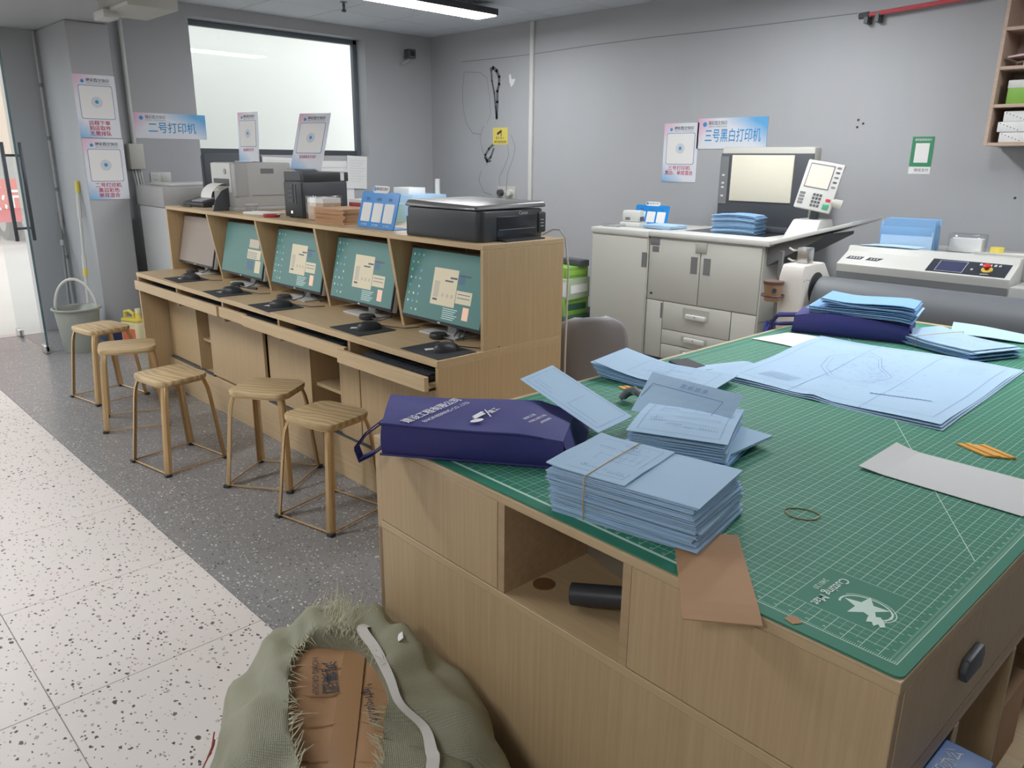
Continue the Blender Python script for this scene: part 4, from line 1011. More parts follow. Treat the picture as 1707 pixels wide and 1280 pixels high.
# red stitching scrawl on the side of the sack
P = [Vector(ringpt(.155+.012*math.sin(k*.9), .40-.012*k))+Vector((-.006, -.008, .004)) for k in range(14)]
MB().tube(P, .0016, 5).build('red_scrawl', mat('red_marker', (160, 70, 60), rough=.7), sk, smooth=True)
P = [Vector(ringpt(.19+.004*k, .36-.006*k+.012*math.sin(k*1.4)))+Vector((-.006, -.008, .004)) for k in range(16)]
MB().tube(P, .0016, 5).build('red_scrawl', MATS['red_marker'], sk, smooth=True)
# white strap: laid over the sack along the picked outline points
def to_px(p):
    d = Vector(p)-CAM; z = d.dot(CF); return 853.5+F_PX*d.dot(CR)/z, 640-F_PX*d.dot(CU)/z
def on_sack(x, y):
    best = None
    for p in vs:
        q = to_px(p); e = (q[0]-x)**2+(q[1]-y)**2
        if e < 18**2 and (best is None or (Vector(p)-CAM).length < best[0]): best = ((Vector(p)-CAM).length, p)
    return Vector(best[1]) if best else hit(x, y, 2, .40)
P = [on_sack(*q) for q in ((603, 1034), (622, 1078), (645, 1122), (668, 1165), (700, 1205), (722, 1245), (738, 1275))]
P = [Vector((P[0].x-.02, -.018, P[0].z-.06))]+P+[P[-1]+Vector((.06, -.07, -.05))]
sp = []
for i in range(len(P)-1):
    p0, p1, p2, p3 = P[max(0, i-1)], P[i], P[i+1], P[min(len(P)-1, i+2)]
    for j in range(6): t_ = j/6; sp.append(.5*((2*p1)+(-p0+p2)*t_+(2*p0-5*p1+4*p2-p3)*t_*t_+(-p0+3*p1-3*p2+p3)*t_**3))
b = MB()
def strap(u, v):
    k = u*(len(sp)-1); i = min(len(sp)-2, int(k)); p = sp[i].lerp(sp[i+1], k-i); d = (sp[i+1]-sp[i]).normalized(); n_ = d.cross(Vector((0, 0, 1))).normalized()
    return tuple(p+n_*((v-.5)*(.020+.004*math.sin(9*u)))+Vector((0, 0, .012)))
b.slab(strap, 48, 2, .002); b.build('tie_strap', mat('strap_white', (214, 211, 204), rough=.6), sk, smooth=True)
MB().box(-.012, .012, -.007, .007, 0, .001, M=Matrix.Translation(on_sack(675, 1046)+Vector((0, -.004, .003))) @ Matrix.Rotation(R(-30), 4, 'Z') @ Matrix.Rotation(R(35), 4, 'X')).build('white_tag', PAPERW, sk)
# carton inside
ct = thing('printed_carton', 'brown taped carton with black printing showing through the torn sack', 'box', M=trz((-.925, -.275, .083), R(-38)))
b = MB(); b.slab(lambda u, v: ((u-.5)*.50, (v-.5)*.25, .285+.010*math.sin(5*u+2*v)+.006*math.sin(11*v)-.02*abs(2*u-1)**3), 14, 10, .26)
b.build('carton_body', CARD, ct, local=True, smooth=True, angle=50)
MB().slab(lambda u, v: ((u-.5)*.48, (v-.5)*.05+.02, .288+.010*math.sin(5*u+2*(.08*v+.54))+.006*math.sin(11*(.2*v+.5))-.02*abs(2*u-1)**3), 14, 2, .001).build('packing_tape', mat('brown_tape', (160, 122, 84), rough=.2), ct, local=True, smooth=True)
for k in range(4):
    r3 = random.Random(60+k); P = [Vector((r3.uniform(-.12, .12), -.1+.2*j/5+r3.uniform(-.01, .01), 0)) if False else Vector((-.14+.09*k+.012*math.sin(j+k), -.10+.04*j, 0)) for j in range(6)]
    MB().tube([(p.x, p.y, .285+.010*math.sin(5*(p.x/.50+.5)+2*(p.y/.25+.5))+.006*math.sin(11*(p.y/.25+.5))-.02*abs(2*p.x/.50)**3) for p in P], [.001, .0025, .003, .003, .0025, .001], 5).build('crease', CARD, ct, local=True, smooth=True)
def on_carton(x, y, rz, dz=.004):
    p = xf(ct).inverted() @ hit(x, y, 2, .383); u, v = p.x/.50+.5, p.y/.25+.5
    return Matrix.Translation((p.x, p.y, .285+.010*math.sin(5*u+2*v)+.006*math.sin(11*v)-.02*abs(2*u-1)**3+dz)) @ Matrix.Rotation(rz, 4, 'Z')
text('鸿集团', .036, INK, ct, on_carton(547, 1122, R(8)), name='printed_lettering', bold=.0004)
text('HONG GROUP', .019, INK, ct, on_carton(525, 1124, R(8)), name='printed_lettering')
text('high-quality', .028, INK, ct, on_carton(618, 1165, R(12), .006), name='printed_lettering')

# ================================================================== COPIER
YF = 3.60
cp = thing('office_copier', 'large ivory floor copier with raised scanner lid, against the back wall', 'copier', loc=(-2.84, 3.95, 0))
def cb_(name, x0, x1, y0, y1, z0, z1, m=IVORY, p=None, bv=.004): return MB().box(x0, x1, y0, y1, z0, z1).build(name, m, p or cp, bevel=bv)
cb_('paper_bank', -3.535, -3.022, YF, 4.30, .065, .915); cb_('main_body', -3.016, -2.142, YF+.012, 4.30, .065, .925)
cb_('castor_plinth', -3.50, -2.18, YF+.06, 4.25, 0, .065, DARKP)
cb_('bank_top', -3.548, -3.020, YF-.012, 4.30, .915, .958, WHITEP, bv=.006); cb_('deck', -3.018, -2.10, YF-.012, 4.30, .925, .962, WHITEP, bv=.006)
d = cb_('bank_door', -3.530, -3.03, YF-.012, YF, .075, .905, IVORY, bv=.005); MB().box(-3.066, -3.03, YF-.0135, YF+.0, .705, .81).build('door_grip', MIDGREY, d)
cb_('badge_panel', -3.005, -2.925, YF-.004, YF+.012, .865, .915, MIDGREY)
d = cb_('front_door', -3.010, -2.596, YF-.002, YF+.014, .486, .913, IVORY, bv=.005); MB().box(-2.664, -2.612, YF-.0035, YF+.0, .70, .813).build('door_grip', MIDGREY, d); MB().box(-2.985, -2.93, YF-.003, YF+.0, .82, .86).build('label', MIDGREY, d); MB().box(-2.985, -2.965, YF-.003, YF+.0, .52, .535).build('logo_dot', INK, d)
d = cb_('front_door', -2.590, -2.150, YF-.002, YF+.014, .486, .913, IVORY, bv=.005); MB().box(-2.565, -2.512, YF-.0035, YF+.0, .70, .812).build('door_grip', MIDGREY, d)
cb_('model_badge', -2.632, -2.545, YF-.008, YF+.012, .845, .915, IVORY_SHADED)
cb_('side_column', -3.010, -2.872, YF-.001, YF+.014, .072, .479, IVORY, bv=.004); MB().box(-2.888, -2.872, YF-.002, YF+.0, .36, .47).build('column_grip', MIDGREY, cp)
for (z0, z1) in ((.286, .479), (.180, .282), (.072, .176)):
    d = cb_('paper_drawer', -2.866, -2.331, YF-.002, YF+.014, z0, z1, IVORY, bv=.004)
    zt = z1-.035
    MB().box(-2.70, -2.49, YF-.0035, YF, z1-.10 if z1 > .4 else z1-.055, z1-.02).build('handle_recess', IVORY_SHADED, d)
    zz = z1-.095 if z1 > .4 else z1-.062
    h = MB().box(-2.67, -2.512, YF-.022, YF-.001, zz, zz+.034).build('handle', WHITEP, d, bevel=.005)
    MB().box(-2.60, -2.585, YF-.0225, YF-.02, zz+.02, zz+.026).build('arrow_mark', MIDGREY, h)
cb_('right_panel', -2.325, -2.150, YF-.001, YF+.014, .072, .479, IVORY, bv=.004)
for k in range(6): MB().box(-2.143, -2.1405, 3.95+.025*k, 3.962+.025*k, .60, .70).build('vent_slot', MIDGREY, cp)
MB().box(-2.1425, -2.1405, YF+.03, 4.28, .43, .434).build('panel_gap', MIDGREY, cp)
# sloping feed tray at the right end
b = MB(); b.hexa([(-2.10, YF-.012, .935), (-1.612, YF, 1.085), (-2.10, 4.15, .935), (-1.66, 4.15, 1.095), (-2.10, YF-.012, .962), (-1.612, YF, 1.108), (-2.10, 4.15, .962), (-1.66, 4.15, 1.112)])
tr_ = b.build('feed_tray', WHITEP, cp, bevel=.004); MB().hexa([(-2.14, YF+.05, .80), (-1.80, YF+.05, 1.0), (-2.14, 4.1, .80), (-1.80, 4.1, 1.0), (-2.14, YF+.05, .94), (-1.80, YF+.05, 1.02), (-2.14, 4.1, .94), (-1.80, 4.1, 1.02)]).build('tray_bracket', MIDGREY, tr_)
# scanner glass and raised lid
cb_('scanner_glass', -2.86, -2.25, YF+.20, 4.18, .9615, .9635, BLACKG, bv=.0)
ld = MB().box(-2.87, -2.17, 4.22, 4.33, 1.0, 1.535).build('scanner_lid', IVORY, cp, bevel=.02)
MB().box(-2.868, -2.175, 4.214, 4.226, .985, 1.492).build('lid_lining', DARKP, ld, bevel=.003)
MB().box(-2.775, -2.305, 4.205, 4.216, 1.163, 1.480).build('white_platen', mat('platen_cream', (222, 216, 196), rough=.6, var=.03, vscale=5), ld, bevel=.003)
MB().box(-2.868, -2.80, 4.208, 4.216, 1.14, 1.47).build('lid_strip', MIDGREY, ld)
for z in (1.19, 1.25, 1.28, 1.335): MB().box(-2.845, -2.825, 4.204, 4.209, z, z+.012).build('lid_clip', WHITEP, ld)
MB().box(-2.84, -2.22, 4.12, 4.22, .964, 1.0).build('hinge_bar', DARKP, cp, bevel=.004)
# control panel
PMx = Matrix.Translation((-1.955, 3.86, 1.295)) @ Matrix.Rotation(R(10), 4, 'Z') @ Matrix.Rotation(R(-14), 4, 'X') @ Matrix.Rotation(R(9), 4, 'Y')
pn = MB().box(-.112, .112, .0, .03, -.150, .150, M=PMx).build('control_panel', WHITEP, cp, bevel=.006)
MB().box(-.09, .062, -.002, .0, -.018, .132, M=PMx).build('display_bezel', MIDGREY, pn)
MB().box(-.084, .056, -.003, .0, -.012, .124, M=PMx).build('touch_display', mat('panel_display', (226, 200, 188), rough=.3, emit=.22), pn)
for r_ in range(4):
    for c_ in range(3): MB().box(-.015+c_*.020, -.002+c_*.020, -.004, 0, -.062-r_*.022, -.048-r_*.022, M=PMx).build('number_key', DARKP, pn)
for r_ in range(4): MB().box(-.098, -.066, -.003, 0, -.062-r_*.02, -.050-r_*.02, M=PMx).build('function_key', MIDGREY, pn)
MB().box(.07, .098, -.005, 0, -.085, -.068, M=PMx).build('stop_key', RED, pn, bevel=.001); MB().box(.062, .098, -.005, 0, -.135, -.10, M=PMx).build('start_key', mat('start_green', (60, 150, 110), rough=.4), pn, bevel=.001)
for k in range(5): MB().box(.075, .098, -.003, 0, .0+k*.03, .010+k*.03, M=PMx).build('side_key', DARKP if k % 2 else MIDGREY, pn)
MB().cyl(PMx @ Vector((.10, .02, -.08)), PMx @ Vector((.165, .03, -.08)), .026, n=16).build('knob', IVORY, pn, smooth=True)
MB().cyl((-1.99, 3.90, 1.02), (-1.97, 3.89, 1.17), .03, .026, n=14).build('panel_post', DARKP, cp, smooth=True)
MB().hexa([(-2.12, 3.75, .95), (-1.90, 3.75, .97), (-2.12, 4.05, .95), (-1.90, 4.05, .97), (-2.08, 3.82, 1.09), (-1.90, 3.82, 1.09), (-2.08, 4.0, 1.09), (-1.90, 4.0, 1.09)]).build('panel_base', WHITEP, cp, bevel=.012)
MB().hexa([(-3.66, 3.8, .72), (-3.535, 3.8, .80), (-3.66, 4.1, .72), (-3.535, 4.1, .80), (-3.70, 3.8, .90), (-3.535, 3.8, .86), (-3.70, 4.1, .90), (-3.535, 4.1, .86)]).build('side_exit_tray', WHITEP, cp, bevel=.006)

# things on the copier
def qr_stand(label, M, s=1.0):
    t = thing('counter_sign', label, 'sign', M=M)
    B2 = Matrix.Rotation(R(75), 4, 'X')
    w, h = .150*s, .092*s
    pl = MB().prism(rrect(-w, w, 0, 2*h*.86, .012), 0, .004, 'z', M=B2).build('blue_board', SIGNBLUE, t, local=True)
    for k in range(3):
        x0 = -w*.86+k*w*.60
        MB().prism(rrect(x0, x0+w*.5, h*.28, h*1.18, .006), .004, .0046, 'z', M=B2).build('white_field', PAPERW, pl, local=True)
        text(('微信', '支付宝', '扫码')[k], .014*s, INK, t, B2 @ T3(x0+w*.25, h*1.36, .005), name='printed_word')
        text('扫一扫付款', .009*s, INKW, t, B2 @ T3(x0+w*.25, h*.14, .005), name='printed_word')
    MB().prism(rrect(-w*.42, w*.42, h*1.66, h*2.0, h*.16), .003, .006, 'z', M=B2).build('name_plate', PAPERW, pl, local=True)
    text('臻彩图文快印', .016*s, INK, t, B2 @ T3(w*.06, h*1.84, .0068), name='printed_word', fit=w*.6)
    MB().lathe([(.0, 0), (.010*s, 0), (.010*s, .001), (0, .001)], 14, M=B2 @ T3(-w*.33, h*1.84, .006)).build('round_logo', SIGNBLUE, pl, local=True)
    MB().hexa([(-w, 0, 0), (w, 0, 0), (-w, .09*s, 0), (w, .09*s, 0), (-w, 0, .003), (w, 0, .003), (-w, .09*s, .003), (w, .09*s, .003)]).build('base_plate', SIGNBLUE, t, local=True)
    return t
qr_stand('blue acrylic payment sign standing on the copier behind the stapler', trz((-3.30, 3.98, .96), R(4)), .98)
t = thing('electric_stapler', 'cream electric stapler on the copier top, before the blue sign', 'stapler', loc=(-3.33, 3.84, .958), rz=R(8))
MB().box(-.10, .07, -.06, .06, 0, .035).build('stapler_base', WHITEP, t, local=True, bevel=.008); MB().box(-.09, .055, -.045, .045, .035, .12).build('stapler_head', WHITEP, t, local=True, bevel=.014)
MB().box(.054, .058, -.03, .03, .045, .075).build('paper_slot', DARKP, t, local=True); MB().box(-.06, -.02, -.0465, -.044, .05, .07).build('switch', MIDGREY, t, local=True)
t = thing('plan_pile', 'thin sheaf of blue plans on the copier, beside the stapler', 'paper pile', loc=(-3.08, 3.86, .963), rz=R(-6))
pile(t, 6, .26, .20, .0042, 0, .006, 4, .0015, seed=51)
t = thing('plan_pile', 'tall sagging pile of blue plans on the copier glass', 'paper pile', loc=(-2.52, 3.93, .9640), rz=R(10))
for i in range(17):
    b = MB(); a = math.sin(i*1.9)*.008
    b.slab(lambda u, v: ((u-.5)*.30+a, (v-.5)*.21+math.cos(i*1.3)*.008, .006+.0072*i+.010*math.sin(PI*u)*(i/17)*(1 if u > .3 else .6)-.006*(1-math.sin(PI*u))*(1-i/17)), 8, 3, .0045)
    b.build('folded_sheet', BLUED if i % 3 else BLUE, t, local=True)
t = thing('clip_tray', 'clear plastic tray of clips at the edge of the copier top', 'tray', loc=(-3.44, 3.72, .958), rz=R(5))
b = MB(); b.box(-.075, .075, -.05, .05, 0, .003)
for (a, c_, d, e) in ((-.075, .075, -.05, -.047), (-.075, .075, .047, .05), (-.075, -.072, -.05, .05), (.072, .075, -.05, .05)): b.box(a, c_, d, e, 0, .022)
b.build('tray_shell', CLEARP, t, local=True)
for k in range(8): MB().tube([(-.05+.013*k, -.03+.008*(k % 3), .006), (-.04+.013*k, .0, .008), (-.045+.013*k, .02, .006)], .0015, 5).build('paper_clip', STEEL, t, local=True, smooth=True)

# ================================================================== LAMINATOR WITH THE BIG GREY ROLLER
lm = thing('roll_laminator', 'laminating machine with a thick dark grey roller behind the worktable', 'laminator', loc=(-.6, 3.05, 0))
ry, rz_ = 3.045, .735
LMW = mat('machine_white', (222, 218, 210), rough=.4)
for (x0, x1) in ((-1.66, -1.535), (.55, .675)):
    MB().prism([(2.90, .40), (2.87, .86), (2.90, .925), (3.13, .925), (3.26, .80), (3.30, .55), (3.28, .40)], x0, x1, 'x').build('side_housing', LMW, lm, bevel=.012)
    MB().box(x0-.01, x1+.01, 2.78, 3.36, 0, .06).build('foot', MIDGREY, lm, bevel=.006); MB().box(x0+.02, x1-.02, 2.95, 3.22, .06, .42).build('leg', GREYP, lm, bevel=.004)
ROLL = mat('grey_silicone', (98, 102, 106), rough=.55)
MB().cyl((-1.50, ry, rz_), (.52, ry, rz_), .128, n=48).build('upper_roller', ROLL, lm, smooth=True, angle=50)
MB().cyl((-1.56, ry, rz_), (.60, ry, rz_), .035, n=20).build('roller_shaft', STEEL, lm, smooth=True)
MB().cyl((-1.537, ry, rz_+.06), (-1.531, ry, rz_+.06), .085, n=28).build('bearing_slot', DARKP, lm, smooth=True)
MB().cyl((-1.50, ry, .47), (.52, ry, .47), .115, n=40).build('lower_roller', ROLL, lm, smooth=True, angle=50)
MB().box(-1.54, .55, 2.98, 3.12, .12, .20).build('cross_beam', LMW, lm, bevel=.004)
MB().box(-1.54, .55, 2.66, 2.88, .585, .60).build('feed_board', GREYP, lm, bevel=.003)
for k in range(8): MB().cyl((-1.5345, 2.90+.03*k, .845+.004*(k % 2)), (-1.533, 2.90+.03*k, .845+.004*(k % 2)), .0035, n=8).build('screw', MIDGREY, lm)
pc = MB().box(-1.625, -1.565, 2.98, 3.05, .925, 1.005).build('air_cylinder', STEEL, lm, bevel=.004)
for s in (.935, .99): MB().tube([(-1.625, 3.0, s), (-1.65, 2.98, s), (-1.665, 2.965, s+.012)], .006, 8).build('air_fitting', STEEL, pc, smooth=True)
for k in range(2): MB().tube([(-1.70-.03*k, 2.93, .60), (-1.72, 2.90, .53), (-1.66, 2.86, .46), (-1.55, 2.85, .44-.03*k)], .013, 8).build('blue_hose', mat('hose_blue', (66, 78, 160), rough=.45), lm, smooth=True)
MB().box(-1.70, -1.68, 2.93, 2.95, .45, .985).build('back_post', MIDGREY, lm)
MB().tube([(-1.66+.055*math.cos(a), 2.90+.055*math.sin(a), .765) for a in [2*PI*k/24 for k in range(24)]], .006, 6, closed=True, M=T3(-.005, -.065, 0)).build('cup_ring', mat('ring_brown', (92, 62, 58), rough=.4), lm, smooth=True)
MB().box(-1.67, -1.65, 2.88, 2.91, .755, .775).build('ring_arm', MATS['ring_brown'], lm)
t = thing('paper_cup', 'brown patterned paper cup with dark rim held in a ring', 'cup', loc=(-1.665, 2.835, .735))
MB().lathe([(0, 0), (.040, 0), (.049, .10), (.051, .103), (.049, .104), (.045, .10), (.036, .006), (0, .006)], 28).build('cup_wall', mat('cup_brown', (176, 144, 112), rough=.55, var=.1, vscale=30), t, local=True, smooth=True)
MB().lathe([(.0495, .088), (.0512, .088), (.0525, .105), (.049, .106)], 28).build('cup_rim', mat('cup_rim_brown', (104, 78, 70), rough=.4), t, local=True, smooth=True)
MB().prism(rrect(-.011, .011, -.012, .012, .008), .0478, .0488, 'z', M=T3(0, 0, .06) @ Matrix.Rotation(R(35), 4, 'Z') @ Matrix.Rotation(R(90), 4, 'X')).build('cup_logo', INK, t, local=True)

# ------------------------------------------------------------------ folding machine
fm_ = thing('folding_machine', 'light grey paper machine with black control panel and red stop button', 'machine', loc=(-1.18, 3.75, 0))
FG = mat('machine_light_grey', (196, 196, 190), rough=.4)
x0, x1 = -1.612, -.748
MB().prism([(3.47, .35), (3.455, .86), (3.45, .888), (3.585, .948), (3.60, .978), (3.66, .980), (3.66, .35)], x0, x1, 'x').build('front_cover', FG, fm_, bevel=.004)
MB().box(x0+.004, x1-.004, 3.4525, 3.47, .36, .845).build('lower_apron', MIDGREY, fm_)
MB().box(-1.60, .9, 3.66, 4.30, .86, .952).build('bed', GREYP, fm_, bevel=.004)
MB().box(-1.0, .9, 3.72, 3.74, .952, .985).build('guide_rail', FG, fm_, bevel=.003); MB().box(-1.05, .9, 3.68, 3.695, .952, .968).build('rail_slot', DARKP, fm_)
for (a, c_) in ((-1.56, -1.46), (.7, .8)):
    for y in (3.55, 4.15): MB().box(a, c_, y, y+.08, 0, .36 if y < 4 else .86).build('leg', GREYP, fm_, bevel=.004)
MB().box(-1.56, .8, 3.50, 3.64, .10, .36).build('lower_beam', GREYP, fm_)
SL = (Vector((0, 3.585, .948))-Vector((0, 3.45, .888))).normalized(); SN = Vector((0, -SL.z, SL.y))
PF = Matrix.Translation((0, 3.45, .888)) @ Matrix([Vector((1, 0, 0)), SL, SN]).transposed().to_4x4()
kp = MB().box(-1.145, -.775, .012, .142, 0, .002, M=PF).build('control_panel', mat('panel_dark', (48, 52, 62), rough=.3), fm_)
MB().box(-1.105, -.972, .022, .130, .002, .0026, M=PF).build('panel_frame', GREYP, kp); MB().box(-1.102, -.975, .025, .127, .0026, .003, M=PF).build('display', mat('panel_lcd', (58, 62, 92), rough=.25), kp)
text('BY580', .026, INKW, fm_, xf(fm_).inverted() @ PF @ T3(-.868, .118, .003), name='model_lettering', spacing=1.6, bold=.0008)
e = MB().lathe([(0, .002), (.026, .002), (.026, .008), (0, .008)], 24, M=PF @ T3(-.87, .068, 0)).build('button_collar', YELLOW, kp, smooth=True)
MB().lathe([(0, .008), (.010, .008), (.010, .018), (.018, .022), (.018, .032), (.012, .036), (0, .036)], 20, M=PF @ T3(-.87, .068, 0)).build('stop_button', RED, kp, smooth=True)
MB().box(-.942, -.932, .055, .065, .002, .006, M=PF).build('toggle', WHITEP, kp); text('急停开关', .010, INKW, fm_, xf(fm_).inverted() @ PF @ T3(-.87, .026, .003), name='printed_word')
bd = MB().prism([(-1.585, .060), (-1.503, .060), (-1.491, .090), (-1.573, .090)], 0, .0015, 'z', M=PF).build('brand_badge', INK, fm_)
MB().prism([(-1.500, .060), (-1.478, .060), (-1.466, .090), (-1.488, .090)], 0, .0015, 'z', M=PF).build('badge_square', INKW, bd); MB().prism([(-1.475, .060), (-1.412, .058), (-1.388, .088), (-1.463, .090)], 0, .0015, 'z', M=PF).build('badge_end', INK, bd)
for k in range(4): MB().box(-1.565+.016*k, -1.556+.016*k, .066, .084, .0015, .002, M=PF).build('badge_stroke', GREYP, bd)
for k in range(3): MB().box(-1.452+.016*k, -1.444+.016*k, .066, .083, .0015, .002, M=PF).build('badge_stroke', GREYP, bd)
MB().cyl((x0-.001, 3.50, .82), (x0+.002, 3.50, .82), .004, n=8).build('screw', DARKP, fm_)
su = MB().box(-.735, -.35, 3.40, 3.66, .35, .86).build('side_unit', GREYP, fm_, bevel=.006); MB().box(-.72, -.36, 3.396, 3.40, .66, .80).build('unit_slot', DARKP, su); MB().cyl((-.735, 3.46, .83), (-.36, 3.46, .83), .02, n=12).build('unit_rod', STEEL, su, smooth=True)
t = thing('plan_pile', 'blue plans standing on edge on the light grey paper machine', 'paper pile', loc=(-1.38, 3.86, .952), rz=R(8))
for i in range(22):
    b = MB(); y0 = -.10+.0085*i; k = math.sin(i*2.3)*.008
    fn = lambda u, v, y0=y0, k=k: (-.135+u*.27+k, y0+.012*math.sin(3*v+i)+.03*(v-.5)**2, .004+v*(.165+k))
    a = [Vector(fn(uu/4, vv/6)) for vv in range(7) for uu in range(5)]; w5 = 5; n5 = len(a)
    b.add([tuple(p) for p in a]+[(p.x, p.y+.004, p.z) for p in a], [(j*w5+q, j*w5+q+1, (j+1)*w5+q+1, (j+1)*w5+q) for j in range(6) for q in range(4)]+[(j*w5+q+n5, (j+1)*w5+q+n5, (j+1)*w5+q+1+n5, j*w5+q+1+n5) for j in range(6) for q in range(4)]+[(6*w5+q, 6*w5+q+1, 6*w5+q+1+n5, 6*w5+q+n5) for q in range(4)]+[(j*w5, (j+1)*w5, (j+1)*w5+n5, j*w5+n5) for j in range(6)]+[(j*w5+4, j*w5+4+n5, (j+1)*w5+4+n5, (j+1)*w5+4) for j in range(6)])
    b.build('folded_sheet', BLUED if i % 4 else BLUE, t, local=True, smooth=True)
b, f = quadsheet([(-.16, -.08, .004), (.14, -.08, .004), (.16, .06, .004), (-.12, .06, .004)], lambda u, v: .004*math.sin(3*u), 6, 3, .002)
solo('loose_plan', b, BLUE, 'blue plan lying under the edge-standing plans, hanging over the machine cover', 'paper', loc=(-1.40, 3.69, .980), rz=R(3))
t = thing('card_box', 'clear box of white cards behind the plans on the grey machine', 'box', loc=(-1.12, 4.02, .952), rz=R(5))
MB().box(-.09, .09, -.06, .06, 0, .10).build('case', CLEARP, t, local=True, bevel=.003); MB().box(-.08, .08, -.05, .05, .003, .075).build('cards', PAPERW, t, local=True)
solo('yellow_tape', MB().lathe([(.018, 0), (.034, 0), (.034, .03), (.018, .03)], 20), YELLOW, 'small roll of yellow tape beside the clear card box', 'tape', loc=(-.96, 4.0, .962), smooth=True)
t = thing('paper_stack', 'loose white papers lying on the bed of the grey machine', 'paper', loc=(-.90, 3.95, .952), rz=R(-10))
for k in range(4): o = MB().box(-.13, .13, -.09, .09, 0, .002).build('sheet', PAPERW, t, local=True); o.location = (.02*k-.03, .01*k, .0025*k); o.rotation_euler = (0, 0, R(9*k))

# ================================================================== WALL SHELF
sh = thing('wall_shelf', 'pale wooden open shelf unit hung on the back wall', 'shelf', loc=(-.69, 4.40, 0))
SX0, SX1, SY0 = -1.19, -.10, 4.25
for x in (SX0, -.645, SX1-.018): MB().box(x, x+.018, SY0, YB-.002, 1.535, 2.58).build('side_panel', SHELFW, sh, bevel=.001, seg=1)
for z in (1.535, 1.742, 1.942, 2.145, 2.36, 2.562): MB().box(SX0+.018, SX1-.018, SY0+.002, YB-.002, z, z+.018).build('shelf_board', SHELFW, sh, bevel=.001, seg=1)
MB().box(SX0, SX1, YB-.008, YB-.002, 1.535, 2.58).build('shelf_back', SHELFW, sh)
REAM = mat('ream_wrap', (218, 218, 216), rough=.35, var=.06, vscale=25)
def ream(x, y, z, w, d, h, m, name, label, cat, rz=0):
    t = thing(name, label, cat, loc=(x, y, z), rz=rz)
    MB().box(0, w, 0, d, 0, h).build('wrapper', m, t, local=True, bevel=.005)
    b = MB()
    for k in range(6): b.box(.012+.018*k, .017+.018*k, -.0006, 0, h-.012-k*h*.13, h-.007-k*h*.13)
    tag(b.build('printed_marks', INK if m is REAM else INKW, t, local=True), kind='stuff')
    return t
ream(-1.125, 4.275, 1.5535, .30, .21, .056, REAM, 'paper_ream', 'white wrapped paper ream at the bottom of the ream stack on the shelf', 'paper ream')
ream(-1.140, 4.270, 1.6100, .30, .21, .056, REAM, 'paper_ream', 'white wrapped paper ream in the middle of the ream stack on the shelf', 'paper ream')
ream(-1.120, 4.280, 1.6665, .30, .21, .056, REAM, 'paper_ream', 'white wrapped paper ream on top of the ream stack on the shelf', 'paper ream')
t = thing('paper_box', 'lime green box with white lid on the wall shelf', 'box', loc=(-1.125, 4.29, 1.760))
MB().box(0, .32, 0, .22, 0, .10).build('carton', GREENB, t, local=True, bevel=.003); MB().box(-.002, .322, -.002, .222, .085, .128).build('lid', WHITEP, t, local=True, bevel=.003); MB().prism([(.16, .06), (.2, .075), (.23, .06), (.2, .055)], -.001, 0, 'y').build('printed_leaf', INKW, t, local=True)
t = thing('pink_folder', 'pinkish folder leaning over white sheets on the wall shelf', 'folder', loc=(-1.15, 4.28, 1.960))
MB().hexa([(0, 0, .045), (.3, 0, .075), (0, .2, .045), (.3, .2, .075), (0, 0, .055), (.3, 0, .087), (0, .2, .055), (.3, .2, .087)]).build('cover', mat('folder_pink', (206, 180, 180), rough=.5), t, local=True)
MB().box(.08, .3, .01, .2, 0, .048).build('sheets', PAPERW, t, local=True)

# ================================================================== SHELL CHAIR
CH = mat('grey_shell_plastic', (146, 144, 147), rough=.5)
t = thing('shell_chair', 'mid grey moulded shell chair between the bench end and the worktable', 'chair', loc=(-2.06, 1.67, 0), rz=R(62))
def shell(u, v):
    x = 2*u-1
    if v < .5:
        k = v/.5; w = .20+.03*k-.01*k*k; y = .20-.40*k; z = .43-.02*math.sin(PI*k)+.035*x*x*(1-.2*k)
    else:
        k = (v-.5)/.5; w = .225-.085*k**2.6; y = -.20-.045*math.sin(PI*k*.5)-.06*k; z = .43+.37*k**.92+.03*x*x*(1-k)
        y += .07*x*x*(1-.55*k)
        if k > .8: w *= math.sqrt(max(.05, 1-((k-.8)/.2)**2*.75))
    return (x*w, y, z)
b = MB(); b.grid(shell, 18, 30); b.build('seat_shell', CH, t, local=True, smooth=True, angle=80)
ob = t.children[0]; sm_ = ob.modifiers.new('thickness', 'SOLIDIFY'); sm_.thickness = .008
for (sx, sy) in ((1, 1), (-1, 1), (-1, -1), (1, -1)):
    MB().cyl((sx*.10, sy*.10, .41), (sx*.19, sy*.20, 0), .013, .010, n=10).build('leg', WOODV, t, local=True, smooth=True)

# ================================================================== ON THE HUTCH TOP
HT = HZ
# black inkjet printer
pr = thing('inkjet_printer', 'black inkjet printer with silver-grey lid on the bench end', 'printer', loc=(-2.09, 1.13, HT), rz=R(2))
PBK = mat('printer_black', (60, 63, 66), rough=.38)
MB().prism(rrect(-.215, .215, -.178, .178, .03), 0, .112, 'z').build('body', PBK, pr, local=True, bevel=.006)
MB().hexa([(-.218, -.182, .114), (.20, -.182, .114), (-.218, .182, .118), (.225, .182, .118), (-.205, -.172, .142), (.19, -.172, .130), (-.205, .178, .142), (.215, .178, .140)]).build('scanner_lid', mat('printer_lid', (108, 108, 108), rough=.28), pr, local=True, bevel=.012, seg=3)
fr = MB().box(.205, .2175, -.09, .13, .008, .09).build('output_bay', BLACKG, pr, local=True, bevel=.002)
MB().hexa([(.2175, -.088, .004), (.262, -.088, .0), (.2175, .128, .004), (.262, .128, .0), (.2175, -.088, .009), (.262, -.088, .005), (.2175, .128, .009), (.262, .128, .005)]).build('output_tray', BLACKP, fr, local=True)
